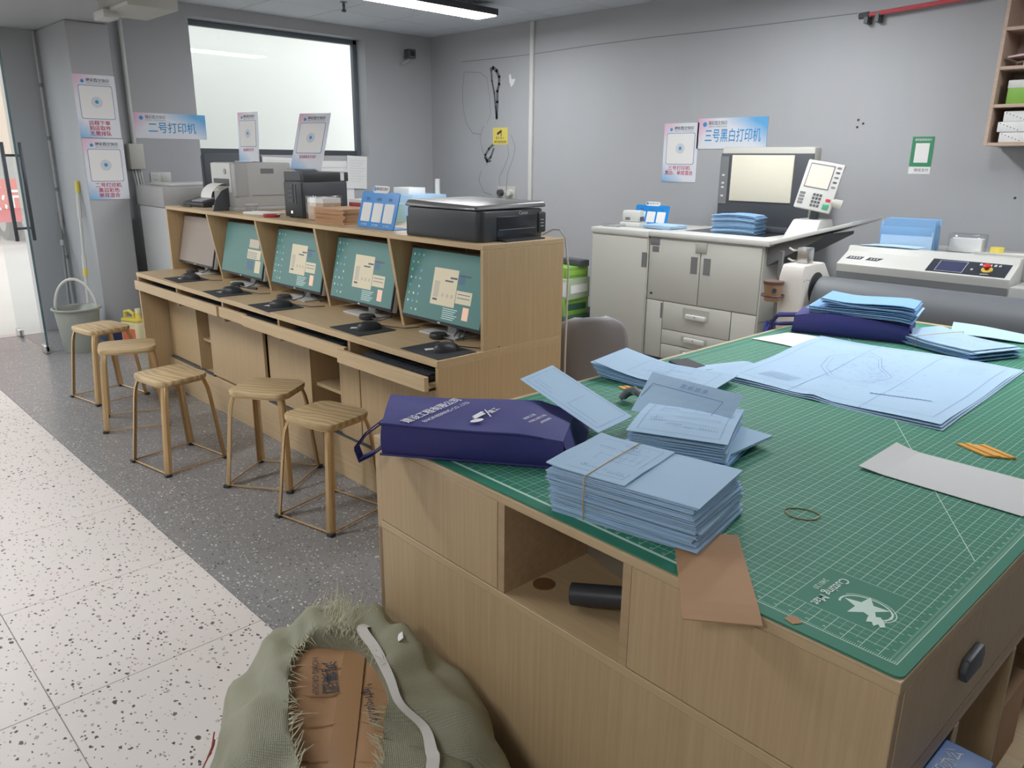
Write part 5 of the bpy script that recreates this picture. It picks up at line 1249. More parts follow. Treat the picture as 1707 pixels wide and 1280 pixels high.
MB().box(.2175, .2185, -.08, .12, .040, .043).build('tray_line', MIDGREY, fr, local=True)
MB().box(.19, .222, .135, .180, .02, .10).build('button_column', BLACKP, pr, local=True, bevel=.008)
for k in range(3): MB().box(.2215, .2225, .145, .165, .068-.012*k, .072-.012*k).build('button_mark', GREYP, pr, local=True)
XFACE = Matrix([Vector((0, 1, 0)), Vector((0, 0, 1)), Vector((1, 0, 0))]).transposed().to_4x4()
text('Canon', .019, mat('silver_lettering', (190, 192, 194), rough=.3), pr, Matrix.Translation((.2188, .05, .100)) @ XFACE, name='brand_lettering', bold=.0006)
text('PIXMA', .011, INKR, pr, Matrix.Translation((.10, -.09, .1375)) @ Matrix.Rotation(R(80), 4, 'Z'), name='series_lettering')
MB().box(-.225, -.205, -.165, .10, 0, .075).build('rear_feeder', PBK, pr, local=True, bevel=.004)
t = thing('power_cable', 'white cable trailing from behind the inkjet printer', 'cable', loc=(-1.84, 1.34, HT))
MB().tube([(-.06, -.02, .006), (-.02, .0, .03), (.01, .01, .03), (.02, .030, .0), (.025, .05, -.12), (.02, .05, -.5), (.02, .05, -1.13)], .004, 8).build('cable', WHITEP, t, local=True, smooth=True)
qr_stand('blue acrylic payment sign beside the black inkjet printer', trz((-2.62, 1.02, HT), R(-3)), 1.0)
# kraft paper stack
t = thing('kraft_paper_stack', 'thick stack of brown kraft sheets on the hutch, beside the blue sign', 'paper stack', loc=(-2.95, 1.09, HT), rz=R(4))
for i in range(12):
    o = MB().box(-.115, .115, -.10, .10, 0, .0052).build('kraft_sheet', KRAFT, t, local=True); o.location = (rnd.uniform(-.004, .004), rnd.uniform(-.004, .004), .0058*i); o.rotation_euler = (0, 0, R(rnd.uniform(-2, 2)))
t = thing('blank_card_box', 'small clear box of patterned cards between the black drive box and kraft stack', 'box', loc=(-3.185, 1.08, HT), rz=R(6))
MB().box(-.035, .10, -.05, .07, .0, .118).build('case', CLEARP, t, local=True, bevel=.003)
MB().box(-.028, .093, -.043, .063, .004, .085).build('cards', mat('card_tan', (198, 168, 140), rough=.6, var=.2, vscale=40), t, local=True); MB().box(-.028, .093, -.043, .063, .085, .108).build('white_cards', PAPERW, t, local=True)
t = thing('red_card_box', 'red and white card box behind the kraft stack', 'box', loc=(-3.05, 1.26, HT), rz=R(8))
MB().box(-.075, .075, -.04, .04, 0, .085).build('carton', mat('carton_red', (176, 66, 66), rough=.45), t, local=True, bevel=.002); MB().box(-.076, .076, -.041, .041, .085, .10).build('lid', PAPERW, t, local=True)
solo('pale_blue_box', MB().box(-.06, .06, -.05, .05, 0, .088), mat('pale_teal', (168, 206, 206), rough=.5), 'pale teal card box beside the red card box', 'box', (-2.88, 1.28, HT), R(5), bevel=.002)
# drive box and flat black unit with sign
t = thing('drive_box', 'black four-bay drive box with front slots on the hutch', 'computer', loc=(-3.385, 1.18, HT), rz=R(3))
MB().box(-.086, .086, -.125, .14, .004, .178).build('housing', mat('nas_black', (64, 67, 72), rough=.4), t, local=True, bevel=.004)
MB().box(-.080, .080, -.129, -.124, .008, .174).build('front_plate', BLACKP, t, local=True, bevel=.002)
for k in range(4): MB().box(-.045, .005, -.132, -.128, .075+.024*k, .095+.024*k).build('drive_bay', DARKP, t, local=True, bevel=.001, seg=1)
MB().box(.015, .03, -.131, -.128, .07, .165).build('status_strip', BLACKG, t, local=True); MB().box(-.022, -.012, -.131, -.128, .022, .034).build('power_light', SCR('led_white', (235, 240, 245), 2.0), t, local=True)
for x in (-.07, .05): MB().box(x, x+.02, -.11, .12, 0, .004).build('foot', RUBBER, t, local=True)
t = thing('network_recorder', 'flat black recorder lying on the drive box', 'recorder', loc=(-3.385, 1.18, HT+.178), rz=R(4))
MB().box(-.088, .088, -.12, .15, 0, .048).build('housing', BLACKP, t, local=True, bevel=.004); MB().box(.0875, .0895, .10, .122, .004, .044).build('white_sticker', PAPERW, t, local=True)
MB().box(-.08, .06, -.1215, -.119, .008, .040).build('front_strip', DARKP, t, local=True)
# label printer
lp = thing('label_printer', 'large grey label printer with paper strip curling out, on the hutch', 'printer', loc=(-4.145, 1.215, HT), rz=R(2))
LG = mat('label_grey', (176, 175, 172), rough=.42)
MB().box(-.145, .145, -.17, .175, .02, .265).build('main_case', LG, lp, local=True, bevel=.010)
MB().box(-.15, .15, -.185, .18, 0, .022).build('base', GREYP, lp, local=True, bevel=.006)
MB().box(.10, .152, -.182, -.10, .075, .262).build('corner_column', GREYP, lp, local=True, bevel=.014)
MB().box(.1455, .1475, -.08, .17, .083, .086).build('lid_gap', MIDGREY, lp, local=True); MB().box(.1455, .148, -.02, .06, .205, .232).build('name_plate', MIDGREY, lp, local=True)
MB().box(-.142, .09, -.176, -.168, .10, .262).build('front_plate', WHITEP, lp, local=True, bevel=.004)
MB().box(-.11, .07, -.179, -.174, .135, .175).build('label_slot', DARKP, lp, local=True); MB().lathe([(0, 0), (.016, 0), (.014, .006), (0, .006)], 14, M=T3(.03, -.176, .215) @ Matrix.Rotation(R(90), 4, 'X')).build('feed_button', GREYP, lp, local=True, smooth=True)
b = MB(); b.slab(lambda u, v: (-.10+.13*u, -.18-.09*math.sin(v*1.5), .150-.075*(1-math.cos(v*1.6))), 2, 10, .0015); b.build('label_strip', PAPERW, lp, local=True, smooth=True)
b = MB(); b.prism([(-.178, .0), (-.28, .0), (-.262, .06), (-.22, .11), (-.178, .13)], .055, .06, 'x'); b.build('side_guard', DARKP, lp, local=True)
# curled desk phone / handset and black tray at the end of the hutch
t = thing('desk_phone', 'black desk telephone with its handset and cables at the hutch end by the pillar', 'telephone', loc=(-4.56, 1.12, HT), rz=R(6))
MB().hexa([(-.12, -.10, 0), (.12, -.10, 0), (-.12, .10, 0), (.12, .10, 0), (-.12, -.10, .025), (.12, -.10, .025), (-.12, .10, .075), (.12, .10, .075)]).build('phone_base', BLACKP, t, local=True, bevel=.006)
MB().tube([(-.13, .08, .085), (-.09, .085, .095), (0, .085, .098), (.09, .085, .095), (.13, .08, .085)], [.022, .024, .016, .024, .022], 10).build('handset', DARKP, t, local=True, smooth=True)
MB().box(-.05, .07, -.07, .02, .035, .05, M=Matrix.Rotation(R(10), 4, 'X')).build('keypad', GREYP, t, local=True)
MB().tube([(-.12, -.02, .01), (-.15, -.06, .015), (-.13, -.11, .01), (-.05, -.13, .008), (.05, -.14, .006)], .005, 6).build('cord', BLACKP, t, local=True, smooth=True)
t = thing('glass_bowl', 'small clear glass bowl on the hutch before the label printer', 'bowl', loc=(-3.86, 1.06, HT))
MB().lathe([(0, 0), (.020, 0), (.026, .006), (.036, .045), (.0345, .0455), (.024, .009), (0, .006)], 24).build('bowl_wall', CLEARP, t, local=True, smooth=True)
MB().lathe([(.0335, .044), (.0365, .044), (.0370, .047), (.0335, .047)], 24).build('bowl_rim', mat('bowl_rim_grey', (206, 208, 208), rough=.2), t, local=True, smooth=True)
solo('note_pad', MB().box(-.11, .11, -.05, .05, 0, .012), PAPERW, 'white note pad lying on the hutch by the glass bowl', 'note pad', (-3.70, 1.05, HT), R(12), bevel=.002)
solo('ink_pad', MB().lathe([(0, 0), (.040, 0), (.042, .004), (.042, .013), (.038, .016), (0, .016)], 28), mat('ink_pad_red', (170, 62, 60), rough=.35), 'round red ink pad at the hutch edge beside the note pad', 'ink pad', (-3.49, .985, HT), smooth=True)

# ================================================================== SIGNS
def sign_mat(name, seed, tilt):
    m, nt, bs = node_mat(name)
    tc = N(nt, 'ShaderNodeTexCoord'); sp = N(nt, 'ShaderNodeSeparateXYZ'); nt.links.new(tc.outputs['Generated'], sp.inputs[0])
    nz = N(nt, 'ShaderNodeTexNoise', i_Scale=2.5+seed*.1, i_Detail=3.0); nt.links.new(tc.outputs['Generated'], nz.inputs['Vector'])
    X, Y = sp.outputs[0], sp.outputs[1]; n = math_n(nt, 'MULTIPLY_ADD', nz.outputs[0], .5, -.25)
    def cl(v): return math_n(nt, 'MINIMUM', math_n(nt, 'MAXIMUM', v, 0), 1)
    if tilt == 'tall':
        pk = cl(math_n(nt, 'ADD', math_n(nt, 'MULTIPLY_ADD', X, -1.5, math_n(nt, 'MULTIPLY_ADD', Y, 2.2, -1.35)), n))
        bl = cl(math_n(nt, 'ADD', math_n(nt, 'MULTIPLY_ADD', X, -1.4, math_n(nt, 'MULTIPLY_ADD', Y, -2.6, .95)), n))
    else:
        pk = cl(math_n(nt, 'ADD', math_n(nt, 'MULTIPLY_ADD', X, -3.0, math_n(nt, 'MULTIPLY_ADD', Y, .8, .15)), n))
        bl = cl(math_n(nt, 'ADD', math_n(nt, 'MULTIPLY_ADD', X, 2.4, math_n(nt, 'MULTIPLY_ADD', Y, 1.3, -2.2)), n))
    c = mixc(nt, pk, lin((222, 224, 230)), lin((224, 160, 190))); c = mixc(nt, bl, c, lin((96, 170, 220)))
    nt.links.new(c, bs.inputs['Base Color']); bs.inputs['Roughness'].default_value = .35
    return m
STALL = sign_mat('poster_tall_print', 1, 'tall'); SWIDE = sign_mat('poster_wide_print', 2, 'wide')
FRAMEB = mat('poster_frame_blue', (120, 140, 180), rough=.5)
def code_poster(name, label, M, w, h, lines, cat='poster', sizes=.13, field=True):
    t = thing(name, label, cat, M=M)
    MB().box(-w/2, w/2, -h/2, h/2, 0, .004).build('board', STALL, t, local=True)
    text('臻彩图文快印', h*.062, INK, t, T3(w*.08, h*.41, .0048), name='shop_lettering', fit=w*.55, bold=.0004)
    text('ZHENCAI TUWEN KUAIYIN', h*.022, INK, t, T3(w*.08, h*.365, .0048), name='shop_lettering', fit=w*.55)
    MB().lathe([(0, 0), (h*.028, 0), (h*.028, .0008), (0, .0008)], 18, M=T3(-w*.29, h*.395, .004)).build('round_logo', INKB, t, local=True)
    if field:
        MB().prism(rrect(-w*.41, w*.41, -h*.20, h*.335, h*.03), .004, .0046, 'z').build('code_frame', FRAMEB, t, local=True)
        MB().prism(rrect(-w*.395, w*.395, -h*.19, h*.325, h*.027), .0046, .0052, 'z').build('code_field', PAPERW, t, local=True)
        MB().lathe([(h*.055, 0), (h*.09, 0), (h*.09, .0005), (h*.055, .0005)], 24, M=T3(0, h*.07, .0052)).build('field_ring', mat('pale_ring', (206, 210, 214), rough=.6), t, local=True)
        MB().lathe([(0, 0), (h*.03, 0), (h*.03, .0006), (0, .0006)], 18, M=T3(0, h*.075, .0052)).build('field_logo', INKB, t, local=True)
    for k, ln_ in enumerate(lines):
        text(ln_, h*sizes*.62, INKR, t, T3(0, -h*(.265+.085*k), .005), name='red_lettering', fit=w*.52*len(ln_)/4 if len(ln_) < 6 else w*.82, bold=.0008)
    return t
PX_ = -6.30
code_poster('order_poster', 'tall shop poster with red slogan, fixed above the other poster on the pillar', panel_M((PX_+.0005, 1.095, 1.785), '+x'), .288, .445, ['远程下单', '到店取件', '无需排队'])
code_poster('printer_poster', 'tall poster for printer number two, lower on the pillar', panel_M((PX_+.0005, 1.10, 1.333), '+x'), .288, .445, ['二号打印机', '黑白彩色', '单双混合'])
def wide_sign(name, label, M, w, h, body):
    t = thing(name, label, 'sign', M=M)
    MB().box(-w/2, w/2, -h/2, h/2, 0, .004).build('board', SWIDE, t, local=True)
    text(body, h*.46, INKB, t, T3(w*.02, -h*.10, .005), name='blue_lettering', bold=.003, fit=w*.66 if len(body) < 6 else w*.80)
    text('臻彩图文快印', h*.15, INK, t, T3(-w*.20, h*.33, .005), name='shop_lettering', fit=w*.27)
    text('ZHENCAI TUWEN KUAIYIN', h*.05, INK, t, T3(-w*.20, h*.22, .005), name='shop_lettering', fit=w*.27)
    MB().lathe([(0, 0), (h*.08, 0), (h*.08, .0008), (0, .0008)], 18, M=T3(-w*.39, h*.30, .004)).build('round_logo', INKB, t, local=True)
    return t
wide_sign('printer_sign', 'wide sign for printer number two on the wall beside the window', panel_M((XW+.0005, 1.755, 1.675), '+x'), .60, .20, '二号打印机')
pA, pB = hit(1164, 205, 1, YB), hit(1277, 242, 1, YB)
wide_sign('printer_sign', 'wide sign for printer number three on the wall above the copier', panel_M(((pA.x+pB.x)/2, YB-.0005, (pA.z+pB.z)/2+.004), '-y'), pB.x-pA.x, .225, '三号黑白打印机')
pA, pB = hit(1109, 206, 1, YB), hit(1161, 304, 1, YB)
code_poster('printer_poster', 'tall poster for printer number three on the wall left of its wide sign', panel_M(((pA.x+pB.x)/2-.005, YB-.0005, (pA.z+pB.z)/2), '-y'), (pB.x-pA.x)*.97, pA.z-pB.z, ['三号打印机', '黑白、单双混合'])
# standing cards
def card_stand(label, M, w, h, lines):
    t = code_poster('card_stand', label, M, w, h, lines, 'sign', sizes=.10)
    MB().box(-w*.45, w*.45, -h/2-.004, -h/2+.002, -.03, .04).build('clear_foot', CLEARP, t, local=True)
    return t
card_stand('narrow upright shop card standing on the label printer', Matrix.Translation((-4.12, 1.205, HT+.265+.139)) @ Matrix.Rotation(R(8), 4, 'Z') @ Matrix.Rotation(R(90), 4, 'X') @ Matrix.Rotation(R(-3), 4, 'X'), .19, .27, ['自助打印'])
card_stand('leaning upright shop card standing on the black recorder', Matrix.Translation((-3.43, 1.20, HT+.226+.144)) @ Matrix.Rotation(R(20), 4, 'Z') @ Matrix.Rotation(R(90), 4, 'X') @ Matrix.Rotation(R(-20), 4, 'X'), .20, .30, ['扫码打印'])
# green code card on the back wall
p = hit(1536, 259, 1, YB)
t = thing('green_card', 'small green and white card stuck on the back wall near the shelf', 'sign', M=panel_M((p.x, YB-.0005, p.z), '-y'))
MB().box(-.066, .066, -.115, .115, 0, .002).build('card', PAPERW, t, local=True); MB().box(-.066, .066, -.07, .115, .002, .0025).build('green_print', mat('card_green', (58, 138, 98), rough=.5), t, local=True); MB().box(-.042, .042, -.045, .075, .0025, .003).build('white_field', PAPERW, t, local=True)
text('推荐使用微信支付', .017, INKW, t, T3(0, .095, .0032), name='printed_word', fit=.10); text('微信支付', .022, INK, t, T3(.012, -.092, .0026), name='printed_word')
# yellow warning notice, white scrap
p = hit(834, 227, 1, YB)
t = thing('warning_notice', 'yellow video surveillance notice on the back wall corner', 'sign', M=panel_M((p.x, YB-.0005, p.z), '-y'))
MB().box(-.105, .105, -.08, .08, 0, .002).build('card', YELLOW, t, local=True)
MB().box(-.035, .035, -.012, .012, .002, .0028, M=T3(-.01, .035, 0) @ Matrix.Rotation(R(25), 4, 'Z')).build('camera_symbol', INK, t, local=True); MB().box(.01, .02, .0, .03, .002, .0028).build('camera_bracket', INK, t, local=True)
text('您已进入', .026, INK, t, T3(0, -.018, .0028), name='printed_word', spacing=1.4, bold=.0006); text('电子监控区域', .026, INK, t, T3(0, -.055, .0028), name='printed_word', bold=.0006, fit=.17)
p = hit(853, 134, 1, YB)
solo('paper_scrap', MB().prism([(-.035, .05), (-.015, .06), (.0, .01), (.05, .012), (.03, -.03), (-.005, -.06), (-.03, -.01)], 0, .002, 'z'), PAPERW, 'torn white paper scrap stuck high on the back wall', 'paper scrap', M=panel_M((p.x, YB-.0005, p.z), '-y'))

# ================================================================== BEHIND THE BENCH
# colour printer number two
mp_ = thing('floor_printer', 'pale grey floor printer standing between the pillar and the bench', 'printer', loc=(-6.06, 1.62, 0))
MB().box(-6.33, -5.80, 1.32, 1.92, .04, 1.06).build('cabinet', mat('mfp_grey', (186, 187, 186), rough=.45), mp_, bevel=.010)
MB().box(-6.35, -5.79, 1.31, 1.93, 1.06, 1.215).build('scanner_unit', GREYP, mp_, bevel=.014); MB().box(-6.30, -5.84, 1.40, 1.90, 1.215, 1.235).build('scanner_cover', WHITEP, mp_, bevel=.008)
for z in (.12, .34, .56, .78):
    d = MB().box(-5.802, -5.792, 1.335, 1.905, z, z+.20).build('paper_drawer', GREYP, mp_, bevel=.003); MB().box(-5.794, -5.786, 1.52, 1.72, z+.14, z+.17).build('handle', MIDGREY, d, bevel=.002)
MB().box(-6.30, -5.83, 1.36, 1.88, 0, .04).build('plinth', DARKP, mp_)
# staff counter with monitor
sc_ = thing('staff_counter', 'low grey counter along the window wall behind the bench', 'counter', loc=(-6.0, 2.8, 0))
MB().box(-6.62, -5.35, 2.0, 4.0, .72, .75).build('counter_top', GREYP, sc_, bevel=.002); MB().box(-5.76, -5.35, 1.55, 2.0, .72, .75).build('counter_top', GREYP, sc_, bevel=.002); MB().box(-5.74, -5.40, 1.57, 1.59, 0, .72).build('counter_leg', GREYP, sc_)
for y in (2.02, 3.0, 3.96): MB().box(-6.60, -5.40, y, y+.02, 0, .72).build('counter_leg', GREYP, sc_)
t = thing('office_monitor', 'black monitor seen from behind over the label printer', 'monitor', loc=(-5.56, 1.765, .75), rz=R(0))
MB().prism(rrect(-.235, .235, .24, .71, .03), -.02, .015, 'x').build('panel', mat('monitor_black', (62, 66, 73), rough=.45), t, local=True, bevel=.006)
MB().box(-.05, -.02, -.04, .04, .01, .40).build('neck', BLACKP, t, local=True); MB().prism(rrect(-.12, .08, -.12, .12, .02), 0, .012, 'z').build('foot', BLACKP, t, local=True)
# papers in front of the window
def wsheet(label, q0, q1, x, tilt=0, n=1):
    a, c_ = hit(*q0, 0, x), hit(*q1, 0, x); t = thing('paper_sheet', label, 'paper', M=panel_M((x, (a.y+c_.y)/2, (a.z+c_.z)/2), '+x') @ Matrix.Rotation(R(tilt), 4, 'Z'))
    w, h = abs(c_.y-a.y), abs(a.z-c_.z); MB().grid(lambda u, v: ((u-.5)*w, (v-.5)*h, .004*math.sin(4*u+2*v)), 6, 6).build('sheet', PAPERW, t, local=True, smooth=True)
    b = MB()
    for k in range(9): b.box(-w*.38, w*(.38-.1*(k % 3)), h*(.36-.08*k), h*(.366-.08*k), .005, .0056)
    tag(b.build('printed_lines', mat('pale_ink', (176, 178, 182), rough=.8), t, local=True), kind='stuff')
    return t
wsheet('white printed sheets propped against the window behind the label printer', (436, 262), (500, 302), XW+.006, -2)
wsheet('broad white sheet propped below the window behind the drive box', (520, 268), (592, 345), XW+.008)
wsheet('printed white sheet taped at the window corner', (577, 260), (613, 314), XW+.014, -3)
t = thing('blue_folders', 'pale blue folders and a white roll on the counter behind the blue sign', 'folder', loc=(-5.9, 3.72, .75))
MB().box(-.25, .25, -.2, .2, 0, .36).build('folder_block', mat('folder_pale_blue', (172, 204, 232), rough=.5), t, local=True, bevel=.004); MB().box(-.12, .12, -.15, .05, .36, .42).build('white_pack', PAPERW, t, local=True, bevel=.004)
MB().cyl((.18, .15, 0), (.18, .15, .50), .025, n=14).build('paper_roll', WHITEP, t, local=True, smooth=True)
solo('black_case', MB().hexa([(-.22, -.12, 0), (.22, -.12, 0), (-.22, .12, 0), (.22, .12, 0), (-.22, -.12, .30), (.22, -.12, .28), (-.22, .12, .30), (.17, .12, .28)]), DARKP, 'dark machine case on the counter next to the pale blue folders', 'case', (-5.55, 4.20, .80-.05), R(20), bevel=.01)
MB().box(-5.95, -5.2, 4.02, 4.40, .72, .75).build('counter_extension', GREYP, sc_); MB().box(-5.3, -5.25, 4.3, 4.35, 0, .72).build('counter_leg', GREYP, sc_)
# socket strip and plugs low on the back wall
for k, (q, lab, m) in enumerate((((837, 321), 'dark plug in a wall socket by the white trunking', DARKP), ((853, 321), 'white round plug in the wall socket by the white trunking', WHITEP))):
    p = hit(*q, 1, YB); t = thing('wall_socket', lab, 'socket', M=panel_M((p.x, YB, p.z), '-y'))
    MB().box(-.06, .06, -.06, .06, 0, .008).build('face_plate', IVORY, t, local=True, bevel=.003); MB().lathe([(0, .008), (.035, .008), (.03, .05), (0, .05)], 18).build('plug', m, t, local=True, smooth=True)
# white trunking on the back wall
xa = hit(887, 200, 1, YB).x
solo('cable_trunking', MB().box(-.022, .022, -.025, 0, .10, ZC-.01), WHITEP, 'white vertical cable trunking on the back wall', 'trunking', (xa, YB, 0), bevel=.003)
# red rod high on the back wall
a, c_ = hit(1440, 26, 1, YB-.06), hit(1640, -8, 1, YB-.06); d = (c_-a)
t = thing('red_rod', 'thin red rod held by black clips high on the back wall', 'rod', loc=tuple(a))
MB().tube([(0, 0, 0), tuple(d)], .014, 10).build('rod', mat('rod_red', (196, 84, 90), rough=.4), t, local=True, smooth=True)
MB().tube([tuple(-d*.04), tuple(d*.05)], .020, 10).build('end_cap', DARKP, t, local=True, smooth=True)
for k in (.03, .13): MB().box(-.012, .012, -.015, .06, -.05, .005, M=Matrix.Translation(d*k)).build('clip', DARKP, t, local=True)
# security camera
p = hit(684, 90, 0, XW+.10)
t = thing('security_camera', 'small dark grey security camera high on the window wall', 'camera', loc=(XW, p.y, p.z))
MB().box(.05, .14, -.045, .045, -.045, .045).build('camera_body', DARKP, t, local=True, bevel=.010); MB().cyl((.135, 0, .0), (.146, 0, .0), .026, n=18).build('lens', BLACKG, t, local=True, smooth=True)
for k in range(3): MB().cyl((.139, -.02+.02*k, -.032), (.1415, -.02+.02*k, -.032), .004, n=8).build('infrared_led', GREYP, t, local=True)
MB().tube([(0, -.06, -.10), (.04, -.05, -.09), (.08, 0, -.05)], .012, 8).build('bracket', WALL, t, local=True, smooth=True)
# switch plate, junction box, cables, conduit beside the pillar
t = thing('switch_plate', 'white double switch and socket plate on the window wall', 'switch', M=panel_M((XW, 1.625, 1.262), '+x'))
MB().box(-.085, .085, -.042, .042, 0, .010).build('plate', WHITEP, t, local=True, bevel=.003); MB().box(.005, .078, -.034, .034, .010, .013).build('rocker', WHITEP, t, local=True, bevel=.002)
for (x, y) in ((-.06, .015), (-.035, .015), (-.06, -.015), (-.035, -.015), (-.047, -.022)): MB().box(x-.004, x+.004, y-.002, y+.002, .010, .0105).build('socket_hole', DARKP, t, local=True)
t = thing('junction_box', 'white junction box with hanging cables below a wall conduit', 'junction box', loc=(XW, 1.435, 1.43))
MB().box(0, .07, -.06, .055, -.10, .10).build('box', IVORY, t, local=True, bevel=.005)
MB().tube([(.03, .0, .10), (.03, .0, 1.05)], .017, 10).build('conduit', WHITEP, t, local=True, smooth=True)
for k in range(4): MB().tube([(.03, -.04+.022*k, -.10), (.05, -.03+.02*k, -.25), (.07, .02+.01*k, -.45-.02*k), (.12, .10, -.60), (.25, .20, -.72+.01*k), (.40, .26, -.75)], .007, 6).build('hanging_cable', WHITEP if k % 2 else GREYP, t, local=True, smooth=True)
cx, cy = -7.03, .925
t = thing('wall_conduit', 'thin pale conduit running up the corner beside the pillar', 'conduit', loc=(cx, cy, 0))
MB().tube([(0, 0, 0), (0, 0, 2.36)], .011, 8).build('tube', GREYP, t, local=True, smooth=True)
for z in (.6, 1.15, 1.55, 1.95): MB().tube([(0, 0, z), (0, 0, z+.03)], .014, 8).build('coupling', MIDGREY, t, local=True, smooth=True)
# air unit under the beam
t = thing('air_unit', 'white ventilation casing hanging under the beam near the pillar', 'air unit', loc=(-5.25, 1.0, 2.27))
MB().box(-.16, .35, -.10, .20, .02, .10).build('casing', IVORY, t, local=True, bevel=.006); MB().box(-.14, .05, -.14, -.05, -.02, .03).build('outlet_flap', WHITEP, t, local=True, bevel=.004); MB().box(-.16, .35, -.104, -.10, .04, .05).build('seam_strip', GREYP, t, local=True)
# bucket with handle
t = thing('mop_bucket', 'grey-green plastic bucket with raised handle by the pillar', 'bucket', loc=(-6.16, .715, 0), rz=R(0))
BK = mat('bucket_plastic', (158, 162, 152), rough=.4)
MB().lathe([(0, .004), (.110, .004), (.116, 0), (.120, .01), (.153, .315), (.170, .322), (.172, .332), (.160, .335), (.148, .325), (.112, .015), (0, .012)], 40).build('tub', BK, t, local=True, smooth=True, angle=50)
hd = [(math.cos(a)*.152*math.cos(R(15)), math.cos(a)*.152*math.sin(R(15)), .31+.235*math.sin(a)) for a in [PI*k/20 for k in range(21)]]
MB().tube([Matrix.Rotation(R(35), 3, 'Z') @ Vector(p) for p in hd], .011, 10).build('carry_handle', WHITEP, t, local=True, smooth=True)
# detergent jug
t = thing('detergent_jug', 'yellow detergent jug with orange label beside the pillar base', 'jug', loc=(-6.02, 1.06, 0), rz=R(20))
MB().prism(rrect(-.10, .10, -.05, .05, .03), 0, .20, 'z').build('jug_body', mat('jug_clear_yellow', (224, 214, 170), rough=.35), t, local=True, bevel=.012)
MB().prism(rrect(-.085, .085, -.0515, .0515, .02), .05, .15, 'z').build('label', mat('label_orange', (222, 120, 88), rough=.5), t, local=True)
MB().prism(rrect(-.098, .098, -.045, .045, .03), .20, .225, 'z').build('jug_shoulder', YELLOW, t, local=True, bevel=.008)
MB().tube([(-.085, 0, .21), (-.08, 0, .27), (-.03, 0, .28), (.015, 0, .26), (.02, 0, .22)], .013, 10).build('jug_handle', YELLOW, t, local=True, smooth=True)
MB().cyl((.065, 0, .22), (.065, 0, .275), .024, .018, n=16).build('neck', YELLOW, t, local=True, smooth=True); MB().cyl((.065, 0, .272), (.065, 0, .305), .02, n=16).build('cap', mat('cap_pale', (232, 226, 180), rough=.4), t, local=True, smooth=True)
# mops leaning at the pillar
def pole(label, p0, p1, m, grips):
    t = thing('mop', label, 'mop', loc=p0); d = Vector(p1)-Vector(p0)
    MB().tube([(0, 0, .02), tuple(d)], .011, 10).build('pole', m, t, local=True, smooth=True)
    for (a, c_, mm) in grips: MB().tube([tuple(d*a), tuple(d*c_)], .017, 10).build('grip', mm, t, local=True, smooth=True)
    MB().hexa([(-.13, -.03, 0), (.13, -.03, 0), (-.13, .03, 0), (.13, .03, 0), (-.11, -.012, .03), (.11, -.012, .03), (-.11, .012, .03), (.11, .012, .03)]).build('mop_head', MIDGREY, t, local=True)
pole('telescopic mop with yellow grips leaning on the pillar', (-6.36, .84, 0), tuple(hit(128, 302, 1, .935)), WHITEP, ((.93, 1.0, YELLOW), (.78, .92, WHITEP), (.42, .47, YELLOW), (.47, .55, WHITEP)))
pole('thin grey squeegee pole leaning beside the bucket', (-6.70, .80, 0), tuple(hit(97, 345, 1, .935)), MIDGREY, ((.70, .74, GREYP),))
# paper cartons, bottle and jar between the bench and the copier
def pbox(label, x, y, z, w, d, h, m, m2, rz):
    t = thing('paper_carton_box', label, 'box', loc=(x, y, z), rz=R(rz)); MB().box(-w/2, w/2, -d/2, d/2, 0, h).build('carton', m, t, local=True, bevel=.003)
    MB().box(-w/2+.02, w/2-.02, -d/2-.001, -d/2, h*.15, h*.85).build('print_panel', m2, t, local=True); MB().box(w/2, w/2+.001, -d/2+.03, d/2-.03, h*.3, h*.7).build('print_panel', m2, t, local=True)
    return t
pbox('dark green wrapped carton at the bottom of the green stack', -3.86, 3.62, 0, .36, .30, .26, GREEND, GREEND, 4)
pbox('green paper carton second from the bottom of the stack', -3.87, 3.63, .26, .34, .28, .13, GREENB, GREEND, -3)
pbox('pale green printed carton near the top of the stack', -3.85, 3.62, .39, .34, .27, .16, mat('carton_pale_green', (168, 186, 156), rough=.5), PAPERW, 3)
pbox('bright lime carton on top of the green carton stack', -3.86, 3.64, .55, .30, .25, .085, GREENB, mat('lime', (152, 196, 84), rough=.5), -2)
solo('black_tool_case', MB().box(-.12, .12, -.05, .05, 0, .05), DARKP, 'flat black case lying on the lime carton', 'case', (-3.80, 3.70, .635), R(-6), bevel=.008)
t = thing('water_bottle', 'clear plastic water bottle with blue cap beside the bench end', 'bottle', loc=(-3.06, 2.70, .28))
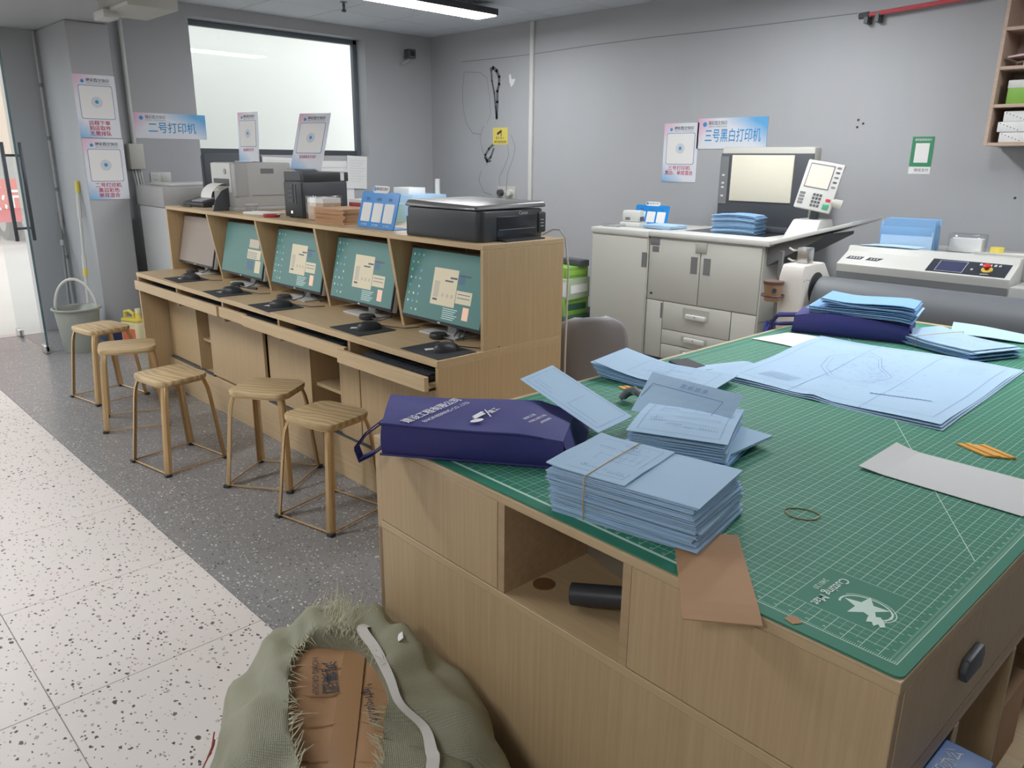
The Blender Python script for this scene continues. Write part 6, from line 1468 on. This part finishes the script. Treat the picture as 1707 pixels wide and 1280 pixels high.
MB().lathe([(0, 0), (.05, 0), (.055, .01), (.054, .06), (.056, .07), (.054, .12), (.056, .13), (.052, .19), (.035, .245), (.020, .262), (.020, .275), (0, .275)], 24).build('bottle_wall', CLEARP, t, local=True, smooth=True)
MB().cyl((0, 0, .268), (0, 0, .30), .023, n=18).build('cap', mat('cap_blue', (110, 124, 176), rough=.4), t, local=True, smooth=True)
t = thing('tin_can', 'copper coloured ribbed tin beside the water bottle', 'tin', loc=(-2.96, 2.64, .28))
MB().lathe([(0, 0), (.045, 0)]+[(.045+.002*(k % 2), .008+.012*k) for k in range(9)]+[(.045, .12), (0, .12)], 24).build('tin_body', mat('copper', (168, 110, 72), rough=.25, metal=.7), t, local=True, smooth=True)
t = thing('low_crate', 'low grey crate carrying the bottle and tin behind the shell chair', 'crate', loc=(-3.02, 2.70, 0))
MB().box(-.18, .18, -.16, .16, .0, .28).build('crate_body', MIDGREY, t, local=True, bevel=.006); MB().box(-.15, .15, -.163, -.16, .18, .22).build('grip_slot', DARKP, t, local=True)

# look-alikes carry one group each
GROUPS = {'metal_stool': 'gold stools along the computer bench', 'computer_monitor': 'monitors in the bench cubbies', 'mouse_mat': 'mouse mats on the bench',
          'computer_mouse': 'mice on the bench', 'usb_hub': 'hub pucks on the bench', 'keyboard': 'keyboards in the bench drawers', 'paper_slip': 'stickers on the mouse mats',
          'plan_pile': 'piles of folded blue plans', 'loose_plan': 'loose blue plans', 'paper_ream': 'paper reams on the wall shelf', 'ceiling_lamp': 'linear ceiling lamps',
          'paper_carton_box': 'cartons stacked beside the copier', 'counter_sign': 'blue payment signs', 'card_stand': 'standing shop cards on the hutch',
          'printer_sign': 'wide printer signs', 'printer_poster': 'tall printer posters', 'paper_sheet': 'white sheets below the window', 'mop': 'poles leaning by the pillar',
          'wall_socket': 'sockets by the trunking', 'corrugated_offcut': 'yellow strips on the mat'}
for o in list(SC.objects):
    k = o.name.split('.')[0]
    if o.parent is None and k in GROUPS and o.get('category'): o['group'] = GROUPS[k]
